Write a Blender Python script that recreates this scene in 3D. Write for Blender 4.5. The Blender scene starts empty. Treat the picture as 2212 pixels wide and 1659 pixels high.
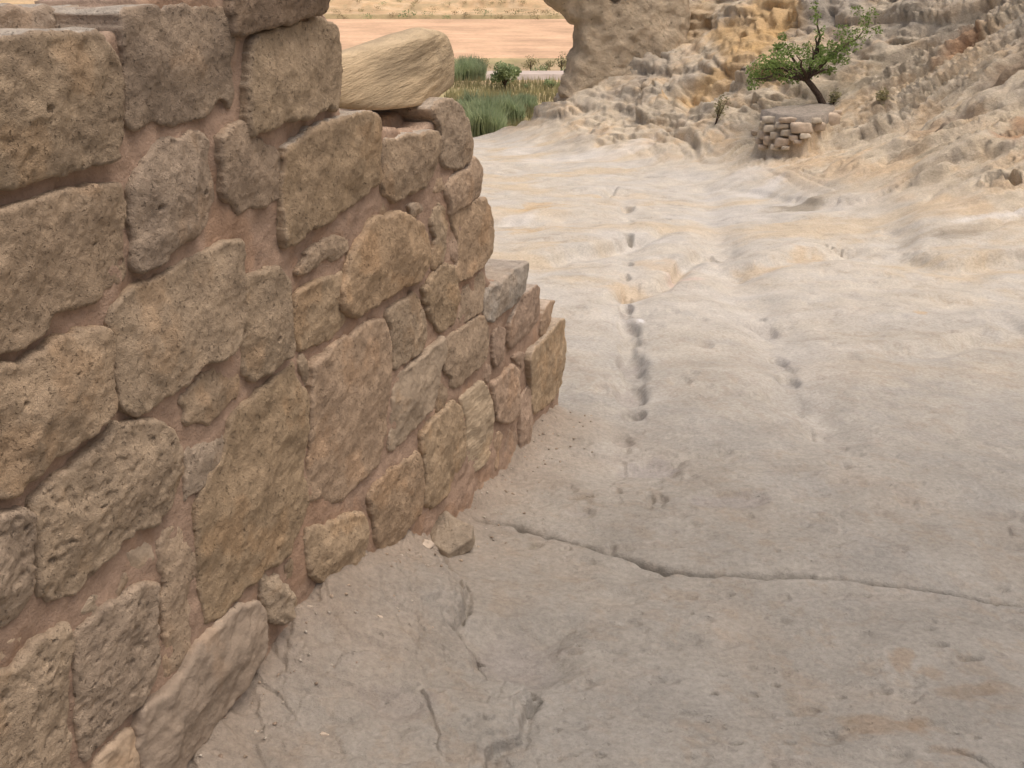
import bpy, bmesh, math, random
import numpy as np
from mathutils import Vector

random.seed(7)
RNG = np.random.default_rng(7)
SC = bpy.context.scene
COL = SC.collection

# ------------------------------------------------------------------ camera
PITCH = math.radians(22.7)
EYE = 1.6
FPX = 2218.0                       # focal length in units of a 2212-wide picture
cam_d = bpy.data.cameras.new('camera')
cam_d.sensor_width = 36.0
cam_d.lens = 36.0 * FPX / 2212.0
cam_d.clip_end = 3000.0
cam_d.clip_start = 0.05
cam = bpy.data.objects.new('camera', cam_d)
cam.location = (0, 0, EYE)
cam.rotation_euler = (math.pi / 2 - PITCH, 0, 0)
COL.objects.link(cam)
SC.camera = cam

# ------------------------------------------------------------------ sky, sun, exposure
SUN_EL = math.radians(74)
SUN_AZ = math.radians(108)          # measured from +Y towards +X
W = bpy.data.worlds.new('World')
SC.world = W
W.use_nodes = True
nt = W.node_tree
bg = nt.nodes['Background']
sky = nt.nodes.new('ShaderNodeTexSky')
sky.sky_type = 'NISHITA'
sky.sun_disc = False
sky.sun_elevation = SUN_EL
sky.sun_rotation = SUN_AZ
sky.dust_density = 9.0
sky.air_density = 0.7
sky.ozone_density = 1.0
nt.links.new(sky.outputs[0], bg.inputs[0])
bg.inputs[1].default_value = 0.135
sun_d = bpy.data.lights.new('sun', 'SUN')
sun_d.energy = 0.75
sun_d.angle = math.radians(60)
sun_d.color = (1.0, 0.95, 0.87)
sun = bpy.data.objects.new('sun', sun_d)
sd = Vector((math.sin(SUN_AZ) * math.cos(SUN_EL), math.cos(SUN_AZ) * math.cos(SUN_EL), math.sin(SUN_EL)))
sun.rotation_euler = (-sd).to_track_quat('-Z', 'Y').to_euler()
COL.objects.link(sun)
SC.view_settings.view_transform = 'Standard'
SC.view_settings.look = 'None'
SC.view_settings.gamma = 1.0
SC.view_settings.exposure = 0.22
SC.render.engine = 'CYCLES'
SC.cycles.max_bounces = 6

# ------------------------------------------------------------------ numeric helpers
def _hash(ix, iy, iz, seed):
    h = (ix * 374761393 + iy * 668265263 + iz * 1274126177 + seed * 362437) & 0xFFFFFFFF
    h = ((h ^ (h >> 13)) * 1274126177) & 0xFFFFFFFF
    h = h ^ (h >> 16)
    return (h & 0xFFFF).astype(np.float32) / 32767.5 - 1.0

def noise(x, y, z=None, seed=0):
    """value noise in about -1..1"""
    x = np.asarray(x, dtype=np.float64); y = np.asarray(y, dtype=np.float64)
    z = np.zeros_like(x) if z is None else np.asarray(z, dtype=np.float64)
    ix = np.floor(x).astype(np.int64); iy = np.floor(y).astype(np.int64); iz = np.floor(z).astype(np.int64)
    fx = (x - ix).astype(np.float32); fy = (y - iy).astype(np.float32); fz = (z - iz).astype(np.float32)
    fx = fx * fx * fx * (fx * (fx * 6 - 15) + 10); fy = fy * fy * fy * (fy * (fy * 6 - 15) + 10)
    fz = fz * fz * (3 - 2 * fz)
    flat = not np.any(fz)
    def plane(k):
        a = _hash(ix, iy, iz + k, seed); b = _hash(ix + 1, iy, iz + k, seed)
        c = _hash(ix, iy + 1, iz + k, seed); d = _hash(ix + 1, iy + 1, iz + k, seed)
        u = a + (b - a) * fx; v = c + (d - c) * fx
        return u + (v - u) * fy
    p0 = plane(0)
    if flat: return p0
    p1 = plane(1)
    return p0 + (p1 - p0) * fz

def fbm(x, y, z=None, octaves=4, seed=0, gain=0.5):
    t = 0; a = 1.0; f = 1.0; n = 0
    for o in range(octaves):
        t = t + a * noise(x * f, y * f, None if z is None else z * f, seed + o * 17)
        n += a; a *= gain; f *= 2.03
    return t / n * 1.5

def ss(a, b, x):
    t = np.clip((x - a) / (b - a), 0, 1)
    return t * t * (3 - 2 * t)

def softplus(x, k):
    return np.where(x / k > 30, x, k * np.log1p(np.exp(np.minimum(x / k, 30))))

def chaikin(P, n=1):
    P = np.asarray(P, float)
    for _ in range(n):
        Q = np.roll(P, -1, 0)
        P = np.stack([P * .8 + Q * .2, P * .2 + Q * .8], 1).reshape(-1, 2)
    return P

def seg_dist(X, Y, P, closed):
    """distance to a polyline (and even-odd inside flag when closed)"""
    X = X.ravel(); Y = Y.ravel()
    d2 = np.full(X.shape, 1e12); inside = np.zeros(X.shape, bool)
    n = len(P)
    for i in range(n if closed else n - 1):
        ax, ay = P[i]; bx, by = P[(i + 1) % n]
        vx, vy = bx - ax, by - ay
        L = vx * vx + vy * vy + 1e-12
        t = np.clip(((X - ax) * vx + (Y - ay) * vy) / L, 0, 1)
        dd = (X - ax - t * vx) ** 2 + (Y - ay - t * vy) ** 2
        np.minimum(d2, dd, out=d2)
        if closed:
            c = (ay > Y) != (by > Y)
            if by != ay:
                inside ^= c & (X < vx * (Y - ay) / (by - ay) + ax)
    return np.sqrt(d2), inside

def sdf(X, Y, P):
    d, i = seg_dist(X, Y, P, True)
    return np.where(i, d, -d).reshape(X.shape)

CP, SP = math.cos(PITCH), math.sin(PITCH)
def ray(px, py):
    r = (px - 1106.0) / FPX; u = (829.5 - py) / FPX
    return np.array([r, CP + SP * u, -SP + CP * u])

# ------------------------------------------------------------------ mesh helpers
def mesh_obj(name, V, F, mat, parent=None, tint=None, smooth=True, loc=None):
    me = bpy.data.meshes.new(name)
    V = np.asarray(V, np.float32)
    if isinstance(F, np.ndarray):
        k = F.shape[1]
        me.vertices.add(len(V)); me.vertices.foreach_set('co', V.ravel())
        me.loops.add(F.size); me.loops.foreach_set('vertex_index', F.astype(np.int32).ravel())
        me.polygons.add(len(F)); me.polygons.foreach_set('loop_start', np.arange(0, F.size, k, dtype=np.int32))
        me.update(calc_edges=True)
    else:
        me.from_pydata(V.tolist(), [], F)
    if tint is not None:
        a = me.color_attributes.new('tint', 'FLOAT_COLOR', 'POINT')
        c = np.ones((len(V), 4), np.float32); c[:, :np.shape(tint)[-1]] = tint
        a.data.foreach_set('color', c.ravel())
    if smooth and len(me.polygons):
        me.polygons.foreach_set('use_smooth', np.ones(len(me.polygons), bool))
    me.validate()
    me.materials.append(mat)
    o = bpy.data.objects.new(name, me)
    COL.objects.link(o)
    if loc is not None: o.location = loc
    if parent is not None: o.parent = parent
    return o

def thing(name, loc, label, cat, group=None):
    o = bpy.data.objects.new(name, None); COL.objects.link(o)
    o.location = loc; o['label'] = label; o['category'] = cat
    if group: o['group'] = group
    return o

def tag(o, label=None, cat=None, group=None, kind=None):
    if label: o['label'] = label
    if cat: o['category'] = cat
    if group: o['group'] = group
    if kind: o['kind'] = kind
    return o

# ------------------------------------------------------------------ materials
def new_mat(name):
    m = bpy.data.materials.new(name); m.use_nodes = True
    b = m.node_tree.nodes['Principled BSDF']
    b.inputs['Roughness'].default_value = 0.92
    b.inputs['Specular IOR Level'].default_value = 0.15
    return m, m.node_tree, b

def N(nt, t, **kw):
    n = nt.nodes.new(t)
    for k, v in kw.items(): setattr(n, k, v)
    return n

def rock_mat(name, grains, pits=None, stretch=(1, 1, 1), speck=0.35, tone=0.25, tone_scale=14.0, rugged=(), speck_scale=None, roll=0.0):
    """tint attribute x fine mottling, with real-scale bump. grains = [(scale, detail, distance), ...]"""
    m, t, b = new_mat(name)
    L = t.links.new
    geo = N(t, 'ShaderNodeNewGeometry')
    mp = N(t, 'ShaderNodeMapping'); mp.inputs['Scale'].default_value = stretch
    if roll:
        mr_ = N(t, 'ShaderNodeMapping'); mr_.inputs['Rotation'].default_value = (0, roll, 0)
        L(geo.outputs['Position'], mr_.inputs['Vector']); L(mr_.outputs[0], mp.inputs['Vector'])
    else:
        L(geo.outputs['Position'], mp.inputs['Vector'])
    vec = mp.outputs[0]
    at = N(t, 'ShaderNodeAttribute', attribute_name='tint')
    n1 = N(t, 'ShaderNodeTexNoise'); n1.inputs['Scale'].default_value = speck_scale or grains[0][0]; n1.inputs['Detail'].default_value = 6; n1.inputs['Roughness'].default_value = .72
    L(vec, n1.inputs['Vector'])
    n2 = N(t, 'ShaderNodeTexNoise'); n2.inputs['Scale'].default_value = tone_scale; n2.inputs['Detail'].default_value = 5
    L(vec, n2.inputs['Vector'])
    r1 = N(t, 'ShaderNodeMapRange'); r1.inputs['From Min'].default_value = .3; r1.inputs['From Max'].default_value = .7
    r1.inputs['To Min'].default_value = 1 - speck; r1.inputs['To Max'].default_value = 1 + speck * .8
    L(n1.outputs['Fac'], r1.inputs['Value'])
    r2 = N(t, 'ShaderNodeMapRange'); r2.inputs['From Min'].default_value = .3; r2.inputs['From Max'].default_value = .7
    r2.inputs['To Min'].default_value = 1 - tone; r2.inputs['To Max'].default_value = 1 + tone
    L(n2.outputs['Fac'], r2.inputs['Value'])
    mul = N(t, 'ShaderNodeMath', operation='MULTIPLY'); L(r1.outputs[0], mul.inputs[0]); L(r2.outputs[0], mul.inputs[1])
    sc = N(t, 'ShaderNodeVectorMath', operation='SCALE'); L(at.outputs['Color'], sc.inputs[0]); L(mul.outputs[0], sc.inputs['Scale'])
    col = sc.outputs[0]
    hgt = None; nor = None
    for (s, d, dist) in grains:
        g = N(t, 'ShaderNodeTexNoise'); g.inputs['Scale'].default_value = s; g.inputs['Detail'].default_value = d; g.inputs['Roughness'].default_value = .65
        L(vec, g.inputs['Vector'])
        bp = N(t, 'ShaderNodeBump'); bp.inputs['Strength'].default_value = 1.0; bp.inputs['Distance'].default_value = dist
        L(g.outputs['Fac'], bp.inputs['Height'])
        if nor is not None: L(nor, bp.inputs['Normal'])
        nor = bp.outputs[0]
    for (s, d, dist) in rugged:          # relief that grows with the ruggedness stored in the tint's alpha
        g = N(t, 'ShaderNodeTexNoise'); g.inputs['Scale'].default_value = s; g.inputs['Detail'].default_value = d; g.inputs['Roughness'].default_value = .65
        L(geo.outputs['Position'], g.inputs['Vector'])
        md = N(t, 'ShaderNodeMath', operation='MULTIPLY'); L(at.outputs['Alpha'], md.inputs[0]); md.inputs[1].default_value = dist
        bp = N(t, 'ShaderNodeBump'); L(g.outputs['Fac'], bp.inputs['Height']); L(md.outputs[0], bp.inputs['Distance']); L(nor, bp.inputs['Normal'])
        nor = bp.outputs[0]
    if pits:
        s, lo, hi, dist, dark = pits
        v = N(t, 'ShaderNodeTexNoise'); v.inputs['Scale'].default_value = s; v.inputs['Detail'].default_value = 3.5; v.inputs['Roughness'].default_value = .6
        L(vec, v.inputs['Vector'])
        pm = N(t, 'ShaderNodeMapRange', interpolation_type='SMOOTHSTEP'); pm.inputs['From Min'].default_value = lo; pm.inputs['From Max'].default_value = hi
        pm.inputs['To Min'].default_value = 1; pm.inputs['To Max'].default_value = 0
        L(v.outputs['Fac'], pm.inputs['Value'])
        bp = N(t, 'ShaderNodeBump', invert=True); bp.inputs['Distance'].default_value = dist
        L(pm.outputs[0], bp.inputs['Height']); L(nor, bp.inputs['Normal']); nor = bp.outputs[0]
        dk = N(t, 'ShaderNodeMapRange'); dk.inputs['To Min'].default_value = 1; dk.inputs['To Max'].default_value = 1 - dark
        L(pm.outputs[0], dk.inputs['Value'])
        s2 = N(t, 'ShaderNodeVectorMath', operation='SCALE'); L(col, s2.inputs[0]); L(dk.outputs[0], s2.inputs['Scale']); col = s2.outputs[0]
    L(col, b.inputs['Base Color']); L(nor, b.inputs['Normal'])
    return m

M_STONE = rock_mat('porous_stone', [(34, 6, .0055), (140, 5, .0055), (380, 3, .0025)], pits=(120, .30, .39, .004, .22), speck=.24, tone=.14, tone_scale=10)
M_SMOOTH = rock_mat('smooth_stone', [(18, 5, .006), (110, 5, .0025)], speck=.16, tone=.14, tone_scale=8)
M_BANDED = rock_mat('banded_stone', [(26, 6, .010), (90, 5, .0035)], stretch=(.28, .28, 1.6), speck=.22, tone=.2, tone_scale=12)
M_BOULDER = rock_mat('layered_stone', [(24, 6, .012), (90, 5, .004)], stretch=(.25, .25, 1.8), speck=.24, tone=.2, tone_scale=10, roll=.30)
M_MORTAR = rock_mat('mortar', [(30, 6, .007), (150, 6, .005)], speck=.18, tone=.15, tone_scale=7)
M_ROCK = rock_mat('bedrock', [(9, 7, .006), (45, 6, .006), (170, 5, .0042)], stretch=(.9, .9, 1.0), pits=(34, .25, .33, .003, .05), speck=.22, tone=.10, tone_scale=5, speck_scale=60, rugged=[(3.5, 8, .030), (14, 6, .018), (60, 4, .008)])
M_CLIFF = rock_mat('cliff_rock', [(3.5, 8, .10), (14, 6, .05), (60, 4, .016)], pits=(9, .27, .37, .03, .3), speck=.25, tone=.2, tone_scale=2.2)
M_EARTH = rock_mat('earth', [(1.2, 8, .05), (.25, 5, .2)], speck=.16, tone=.18, tone_scale=.12)
M_SOIL = rock_mat('soil', [(60, 6, .01), (12, 4, .01)], speck=.3, tone=.2)

def plain_mat(name, col, rough=.8, var=.3, scale=20, trans=0.0):
    m, t, b = new_mat(name)
    L = t.links.new
    geo = N(t, 'ShaderNodeNewGeometry')
    n = N(t, 'ShaderNodeTexNoise'); n.inputs['Scale'].default_value = scale; n.inputs['Detail'].default_value = 3
    L(geo.outputs['Position'], n.inputs['Vector'])
    mixn = N(t, 'ShaderNodeMix', data_type='RGBA')
    a = [c * (1 - var) for c in col] + [1]; c2 = [min(1, c * (1 + var)) for c in col] + [1]
    mixn.inputs['A'].default_value = a; mixn.inputs['B'].default_value = c2
    mr = N(t, 'ShaderNodeMapRange'); mr.inputs['From Min'].default_value = .3; mr.inputs['From Max'].default_value = .7
    L(n.outputs['Fac'], mr.inputs['Value']); L(mr.outputs[0], mixn.inputs['Factor'])
    L(mixn.outputs['Result'], b.inputs['Base Color'])
    b.inputs['Roughness'].default_value = rough
    if trans:
        tr = N(t, 'ShaderNodeBsdfTranslucent'); L(mixn.outputs['Result'], tr.inputs['Color'])
        ms = N(t, 'ShaderNodeMixShader'); ms.inputs[0].default_value = trans
        L(b.outputs[0], ms.inputs[1]); L(tr.outputs[0], ms.inputs[2])
        L(ms.outputs[0], t.nodes['Material Output'].inputs['Surface'])
    return m

M_LEAF = plain_mat('almond_leaf', (.22, .30, .095), .6, .45, 22, .45)
M_BARK = plain_mat('bark', (.085, .06, .045), .9, .4, 40)
M_REED = plain_mat('reed_green', (.37, .43, .25), .7, .3, .35, .45)
M_BUSH = plain_mat('bush_green', (.31, .37, .19), .7, .3, .6, .4)
M_OLIVE = plain_mat('olive_scrub', (.37, .34, .19), .8, .25, .4, .3)
M_DRYSC = plain_mat('dry_scrub', (.36, .29, .165), .8, .25, .3, .25)
M_STRAW = plain_mat('dry_grass', (.36, .24, .10), .8, .3, 8, .2)
M_GRASS = plain_mat('meadow_grass', (.34, .31, .16), .8, .35, .12, .25)
M_ROAD = plain_mat('road_dust', (.50, .42, .36), .95, .08, .5)

# ================================================================== BEDROCK
WT = np.array([.336, .942, 0.0]); WT /= np.linalg.norm(WT)
WN = np.array([WT[1], -WT[0], 0.0])
WO = np.array([-.694, 1.884, 0.0])

# line where the worn floor meets the bank on the right and behind
BANK = [(-4.5, 27.0), (-1.2, 22.6), (.35, 18.4), (1.33, 15.6), (2.46, 13.9), (3.0, 12.4), (3.25, 10.7), (3.6, 9.1), (4.3, 7.8), (6.5, 4.5), (12.0, 0.0), (14, -6)]
BANK = np.array(BANK)

def bank_q(x, y):
    d, _ = seg_dist(x, y, BANK, False)
    d = d.reshape(x.shape)
    poly = np.vstack([BANK, [(60, -6), (60, 80), (-4.5, 80)]])
    s = sdf(x, y, poly)
    return np.where(s > 0, d, -d) + .35 * fbm(x * .5, y * .5, octaves=3, seed=15) * ss(7, 10, y)

def H_base(x, y):
    x = np.asarray(x, float); y = np.asarray(y, float)
    z = -.09 * softplus(y, .4)
    dW = (x - WO[0]) * WN[0] + (y - WO[1]) * WN[1]
    z = z + .13 * np.exp(-(np.maximum(dW, 0) / .30) ** 2) * np.exp(-((y - 2.35) / .55) ** 2)
    q = bank_q(x, y)
    b = y - (22.3 + np.maximum(0, x - .9) * 3.2 + .5 * noise(x * .7, y * .2, seed=5))
    keep = 1 - ss(0, 4, b)
    z = z + (.75 * np.exp(-((x - 1.7) / 1.0) ** 2 - ((y - 21.4) / 1.6) ** 2) + .38 * softplus(q - .1, .30) + .26 * softplus(q - 1.7, .4) + .6 * softplus(np.minimum(q, 12) - 5.0, .6)) * keep
    # brow above the valley
    z = z - 1.0 * softplus(b, .25)
    bl = -2.6 - x - .12 * y
    z = z - .8 * softplus(bl, .5)
    z = np.where(y < 1, z + 0, z)
    return np.maximum(z, -14.0)

_T = np.concatenate([np.arange(1.2, 8, .01), np.arange(8, 45, .02)])
def hit(px, py, f=H_base):
    d = ray(px, py)
    x = d[0] * _T; y = d[1] * _T; z = EYE + d[2] * _T
    below = z < f(x, y)
    k = int(np.argmax(below))
    if not below[k]: k = len(_T) - 1
    return np.array([x[k], y[k], z[k]])

# angular / radial spacing: fine where the slab is looked at, coarse elsewhere
ang = np.concatenate([np.linspace(-math.pi, -.50, 46)[:-1], np.arange(-.50, .545, .0018), np.linspace(.56, math.pi, 46)])
ang = ang[ang < math.pi - 1e-6]
rad = [.02, .3, .6, .9, 1.1, 1.3, 1.45]
r = 1.55
while r < 24.5:
    rad.append(r)
    r += max(.0042, r * r / 1640 * 1.45) if r < 8.2 else .036
rad += list(np.linspace(24.7, 30, 30)) + [32, 35, 39, 44, 50, 60]
rad = np.array(rad)
A, Rr = np.meshgrid(ang, rad)
GX = np.sin(A) * Rr; GY = np.cos(A) * Rr
q = bank_q(GX, GY)
hill = ss(.0, 1.2, q)
GZ = H_base(GX, GY)
far = ss(4, 9, Rr)
# broad and middle relief of the worn floor
GZ += (1 - hill) * (.034 * fbm(GX * .8, GY * .9, octaves=4, seed=3) + (.007 + .02 * far) * fbm(GX * 1.6, GY * 3.0, octaves=3, seed=9)
      + .0022 * fbm(GX * 9 + GY * 2, GY * 20, octaves=4, seed=21))
sh = fbm(GX * .75 + .2 * GY, GY * 1.1, octaves=4, seed=35, gain=.5) * 1.9 + .12 * GY
fs = sh - np.floor(sh)
GZ += (1 - hill) * (.004 * (1 - far)) * (ss(.95, 1.0, fs) - fs) * (.35 + .65 * ss(-.2, .5, fbm(GX * 1.3, GY * 1.3, octaves=2, seed=36)))
# long shallow scallops lying across the slope
sc_ = fbm(GX * 3.0 + 1.3 * GY, GY * 8.5, octaves=3, seed=33)
GZ -= (1 - hill) * .003 * ss(.35, .9, sc_)
# small dimples
for sd_, fr, am, th in ((41, 7.5, .010, .66), (43, 16, .007, .68)):
    n_ = noise(GX * fr * .8 + noise(GX * 3, GY * 3, seed=2), GY * fr * 1.7, seed=sd_)
    GZ -= (1 - .3 * hill) * am * ss(th, .95, n_)
def facets(x, y, size, seed, tiltk=.6):
    """angular blocks: every cell has its own tilted plane"""
    u = x / size; v = y / size
    iu = np.floor(u).astype(np.int64); iv = np.floor(v).astype(np.int64)
    best = np.full(x.shape, 1e9); sec = np.full(x.shape, 1e9); out = np.zeros(x.shape)
    for a in (-1, 0, 1):
        for b in (-1, 0, 1):
            cu = iu + a; cv = iv + b; zz = np.zeros_like(cu)
            px = cu + .5 + .45 * _hash(cu, cv, zz, seed); py = cv + .5 + .45 * _hash(cu, cv, zz + 1, seed)
            d = (u - px) ** 2 + (v - py) ** 2
            hh = .5 * _hash(cu, cv, zz + 2, seed) + tiltk * (_hash(cu, cv, zz + 3, seed) * (u - px) + _hash(cu, cv, zz + 4, seed) * (v - py))
            near = d < best
            sec = np.where(near, best, np.minimum(sec, d)); out = np.where(near, hh, out); best = np.where(near, d, best)
    edge = np.sqrt(sec) - np.sqrt(best)
    return out - .35 * (1 - ss(0, .12, edge))
right = ss(2.9, 3.7, GX) * (1 - ss(13.3, 15.3, GY))
hm_ = hill > .01
hx, hy = GX[hm_], GY[hm_]
wx_ = hx + .25 * fbm(hx * 1.1, hy * 1.1, octaves=3, seed=56); wy_ = hy + .25 * fbm(hx * 1.1, hy * 1.1, octaves=3, seed=57)
rotx = .8 * wx_ + .6 * wy_; roty = (-.6 * wx_ + .8 * wy_)
rug = ss(.8, 2.6, q[hm_])
fm_ = (hill < .99) & (Rr > 1.5) & (np.abs(A) < .6)
fx_ = GX[fm_] + .16 * fbm(GX[fm_] * 2.2, GY[fm_] * 2.2, octaves=4, seed=71); fy_ = GY[fm_] + .16 * fbm(GX[fm_] * 2.2, GY[fm_] * 2.2, octaves=4, seed=72)
pm_ = ss(-.1, .45, fbm(GX[fm_] * .9, GY[fm_] * .9, octaves=3, seed=73))
GZ[fm_] += (1 - hill[fm_]) * (.0085 + .008 * far[fm_]) * pm_ * facets(fx_, fy_ * 1.5, .42, 64, .7)
pm2 = ss(.0, .5, fbm(GX[fm_] * 1.4, GY[fm_] * 1.4, octaves=3, seed=74))
GZ[fm_] += (1 - hill[fm_]) * .0045 * pm2 * facets(fx_ * 1.0, fy_ * 1.4, .13, 65, .8)
GZ[hm_] += hill[hm_] * ((.015 + .04 * rug) * facets(rotx, roty * 1.6, 1.15, 61) + (.006 + .014 * rug) * facets(rotx, roty * 1.5, .42, 62) + (.004 + .008 * rug) * facets(rotx, roty, .16, 63)) * (1 - .5 * right[hm_])
# weathered bank: bedding planes dipping to the lower left, knobs and hollows
dip = GX * .55 + GY * .25
bn = .96 * GX + .28 * GY; bt = .28 * GX - .96 * GY          # up the bank / along the bank
wob = .5 * fbm(GX * .5, GY * .5, octaves=3, seed=50)
# beds run up the bank on the right, level at the back
bu = np.where(right > .5, bn * .38, bt * .38); bv = right * (bt * 1.15 + wob) + (1 - right) * (GZ * 3.0 + .3 * bn + wob)
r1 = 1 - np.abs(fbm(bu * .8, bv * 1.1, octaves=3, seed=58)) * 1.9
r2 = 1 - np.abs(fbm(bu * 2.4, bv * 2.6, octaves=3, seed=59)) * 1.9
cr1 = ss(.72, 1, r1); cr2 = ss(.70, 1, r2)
plate = fbm(bu * .8, bv * 1.1, octaves=1, seed=58)
rough_ = ss(.2, 1.8, q)
GZ += hill * (.06 * np.sign(plate) * ss(.0, .12, np.abs(plate)) * rough_ - .10 * cr1 * rough_ - .045 * cr2
      + .13 * fbm(GX * .75, GY * .75, octaves=3, seed=52) * ss(.6, 2.5, q)
      + (.02 + .05 * rough_) * fbm(bu * 4, bv * 2.6, octaves=3, seed=53) + (.008 + .020 * rough_) * fbm(bu * 14, bv * 7, octaves=4, seed=54, gain=.6))

def paint_poly(pts): return np.array([hit(*p)[:2] for p in pts])
def local(P, pad):
    x0, y0 = P.min(0) - pad; x1, y1 = P.max(0) + pad
    return (GX > x0) & (GX < x1) & (GY > y0) & (GY < y1)

def dense(P, n=6, jit=0.0, seed=0):
    out = []
    rg = np.random.default_rng(seed)
    for a, b in zip(P[:-1], P[1:]):
        for k in range(n):
            t = k / n
            out.append(a + (b - a) * t + (rg.normal(0, jit, 2) if k else 0))
    out.append(P[-1]); return np.array(out)

def crack(pts, width, depth, step=0.0, seed=0, jit=.12):
    """a fissure; step > 0 lifts the far side's edge a little"""
    P = paint_poly(pts)
    sp = np.linalg.norm(P[1] - P[0]) / 6
    P = dense(P, 6, sp * jit, seed)
    m = local(P, width * 6 + .1)
    if not m.any(): return
    x, y = GX[m], GY[m]
    d, _ = seg_dist(x, y, P, False)
    w = width * (.45 + .75 * np.abs(fbm(x * 5, y * 5, octaves=2, seed=seed + 60)))
    dr = np.interp(np.hypot(x, y), rad[:-1], np.diff(rad)); w = np.maximum(w, dr * 1.3)
    o_ = np.argsort(P[:, 0])
    side = y > np.interp(x, P[o_, 0], P[o_, 1])
    # near side keeps a crisp lip, far side rolls down into the fissure
    wn = np.where(side, 1.6, .75) * w
    GZ[m] -= depth * np.exp(-(d / wn) ** 2)
    if step: GZ[m] -= np.where(side, step * np.exp(-d / (width * 7)), 0)

def pit(px, py, rx, ry, depth, seed=0, lo=.66):
    c = hit(px, py); a = hit(px, py - ry); b = hit(px, py + ry)
    wx = rx * np.linalg.norm([c[0], c[1], c[2] - EYE]) / FPX
    wy = max(.5 * abs(a[1] - b[1]), .006)
    m = (np.abs(GX - c[0]) < wx * 2.2) & (np.abs(GY - c[1]) < wy * 2.2)
    if not m.any(): return
    u = (GX[m] - c[0]) / wx; v = (GY[m] - c[1]) / wy
    rho = np.sqrt(u * u + v * v) * (1 + .32 * fbm(GX[m] * .6 / wx, GY[m] * .45 / wy, octaves=3, seed=seed + 70))
    GZ[m] -= 1.15 * depth * (1 - ss(lo, 1.02, rho)) - depth * .10 * np.exp(-((rho - 1.2) / .22) ** 2)

# --- carved features (pixel positions of the photograph located on the slab)
def reg6(X, Y): return 1106 + X / 3, 645 + Y / 3
def reg2(X, Y): return 1013.9 + X / 3, 276.5 + Y / 3
for i, (X, Y, rx, ry, dp) in enumerate([
    (735, 50, 46, 28, .07), (735, 105, 40, 14, .03), (755, 185, 58, 56, .075), (770, 272, 66, 24, .05), (750, 410, 95, 62, .06),
    (765, 605, 96, 74, .055), (785, 740, 88, 42, .05), (710, 900, 64, 30, .025), (710, 952, 60, 18, .015), (905, 1075, 180, 52, .032),
    (940, 1168, 50, 14, .02), (890, 1265, 36, 24, .02), (945, 1220, 28, 12, .014), (935, 1300, 85, 55, .022), (885, 1345, 32, 18, .018),
    (1390, 1315, 210, 44, .022), (450, 1260, 125, 22, .026), (440, 1350, 95, 30, .02), (670, 1225, 44, 22, .02), (140, 1560, 58, 20, .02),
    (430, 915, 105, 24, .018), (1595, 85, 60, 18, .04), (1615, 165, 95, 48, .055), (1720, 360, 80, 34, .045), (1790, 510, 95, 50, .04),
    (1900, 820, 66, 34, .025), (2110, 1100, 85, 50, .02), (2100, 1210, 74, 14, .015), (1085, 560, 75, 26, .025), (1165, 510, 54, 16, .02),
    (1210, 145, 74, 22, .03), (1460, 580, 64, 22, .022), (1590, 650, 74, 22, .022), (1250, 300, 64, 22, .02), (600, 685, 44, 12, .015),
    (580, 580, 54, 32, .02), (1780, 420, 60, 40, .03), (1060, 1140, 44, 30, .012), (1860, 720, 40, 26, .02), (740, 330, 60, 40, .03), (780, 500, 80, 70, .03)]):
    pit(*reg6(X, Y), rx / 2.8, ry / 2.8, dp * .74, seed=i, lo=.5)
for i, (X, Y, rx, ry, dp) in enumerate([(1030, 515, 42, 22, .06), (1035, 585, 36, 14, .04), (1030, 635, 32, 12, .04), (1270, 600, 30, 16, .04), (1590, 800, 40, 30, .06), (1032, 700, 34, 18, .05), (1020, 770, 36, 20, .05), (1028, 860, 34, 20, .05), (1015, 960, 36, 22, .05), (1030, 1050, 36, 22, .05)]):
    pit(*reg2(X, Y), rx / 3, ry / 3, dp, seed=90 + i)
# the basin behind the broken slab edge, and hollows of the near floor
for i, (px, py, rx, ry, dp) in enumerate([
    (1370, 1160 + 70, 60, 26, .012), (1350, 1290, 62, 20, .014), (1440, 1395, 30, 10, .008),
    (1500, 1645, 40, 16, .012), (1320, 1170, 14, 10, .01), (2080, 930, 40, 12, .012), (2160, 1180, 60, 16, .014),
    (1850, 980, 22, 8, .016), (2020, 950, 60, 16, .012), (1740, 1225, 60, 12, .010), (1690, 860, 60, 30, .03), (1760, 930, 50, 18, .02), (700, 1600, 60, 40, .010), (860, 1560, 80, 40, .012), (1690, 1340, 24, 10, .01),
    (1790, 1590, 30, 22, .012), (1920, 1640, 50, 18, .012), (1700, 1655, 60, 14, .012), (1960, 1480, 40, 16, .010), (2085, 1430, 26, 8, .010), (2180, 700, 50, 30, .05), (1500, 1160, 60, 14, .008)]):
    pit(px, py, rx, ry, dp, seed=120 + i, lo=.25)
RUT = np.zeros(GX.shape)
def groove(pts, width, depth):
    P = dense(paint_poly(pts), 5, .01, 4)
    m = local(P, width * 4)
    d, _ = seg_dist(GX[m], GY[m], P, False)
    w = width * (1 + .3 * noise(GX[m] * 3, GY[m] * 3, seed=66))
    if width > .05: RUT[m] = np.maximum(RUT[m], np.exp(-(d / (w * 1.3)) ** 2))
    GZ[m] -= depth * np.exp(-(d / w) ** 2) * (1 + .3 * noise(GX[m] * 4, GY[m] * 4, seed=67))
groove([(1345, 420), (1355, 470), (1358, 560), (1352, 640), (1358, 700), (1360, 780), (1362, 850), (1368, 900), (1345, 950), (1350, 1000)], .13, .032)
groove([(1520, 400), (1540, 470), (1575, 560), (1610, 640), (1645, 700), (1690, 770), (1710, 830), (1745, 890), (1790, 930)], .20, .06)
groove([(1030, 470), (1120, 478), (1200, 480), (1260, 490)], .25, .06)
rg = np.random.default_rng(12)
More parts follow.
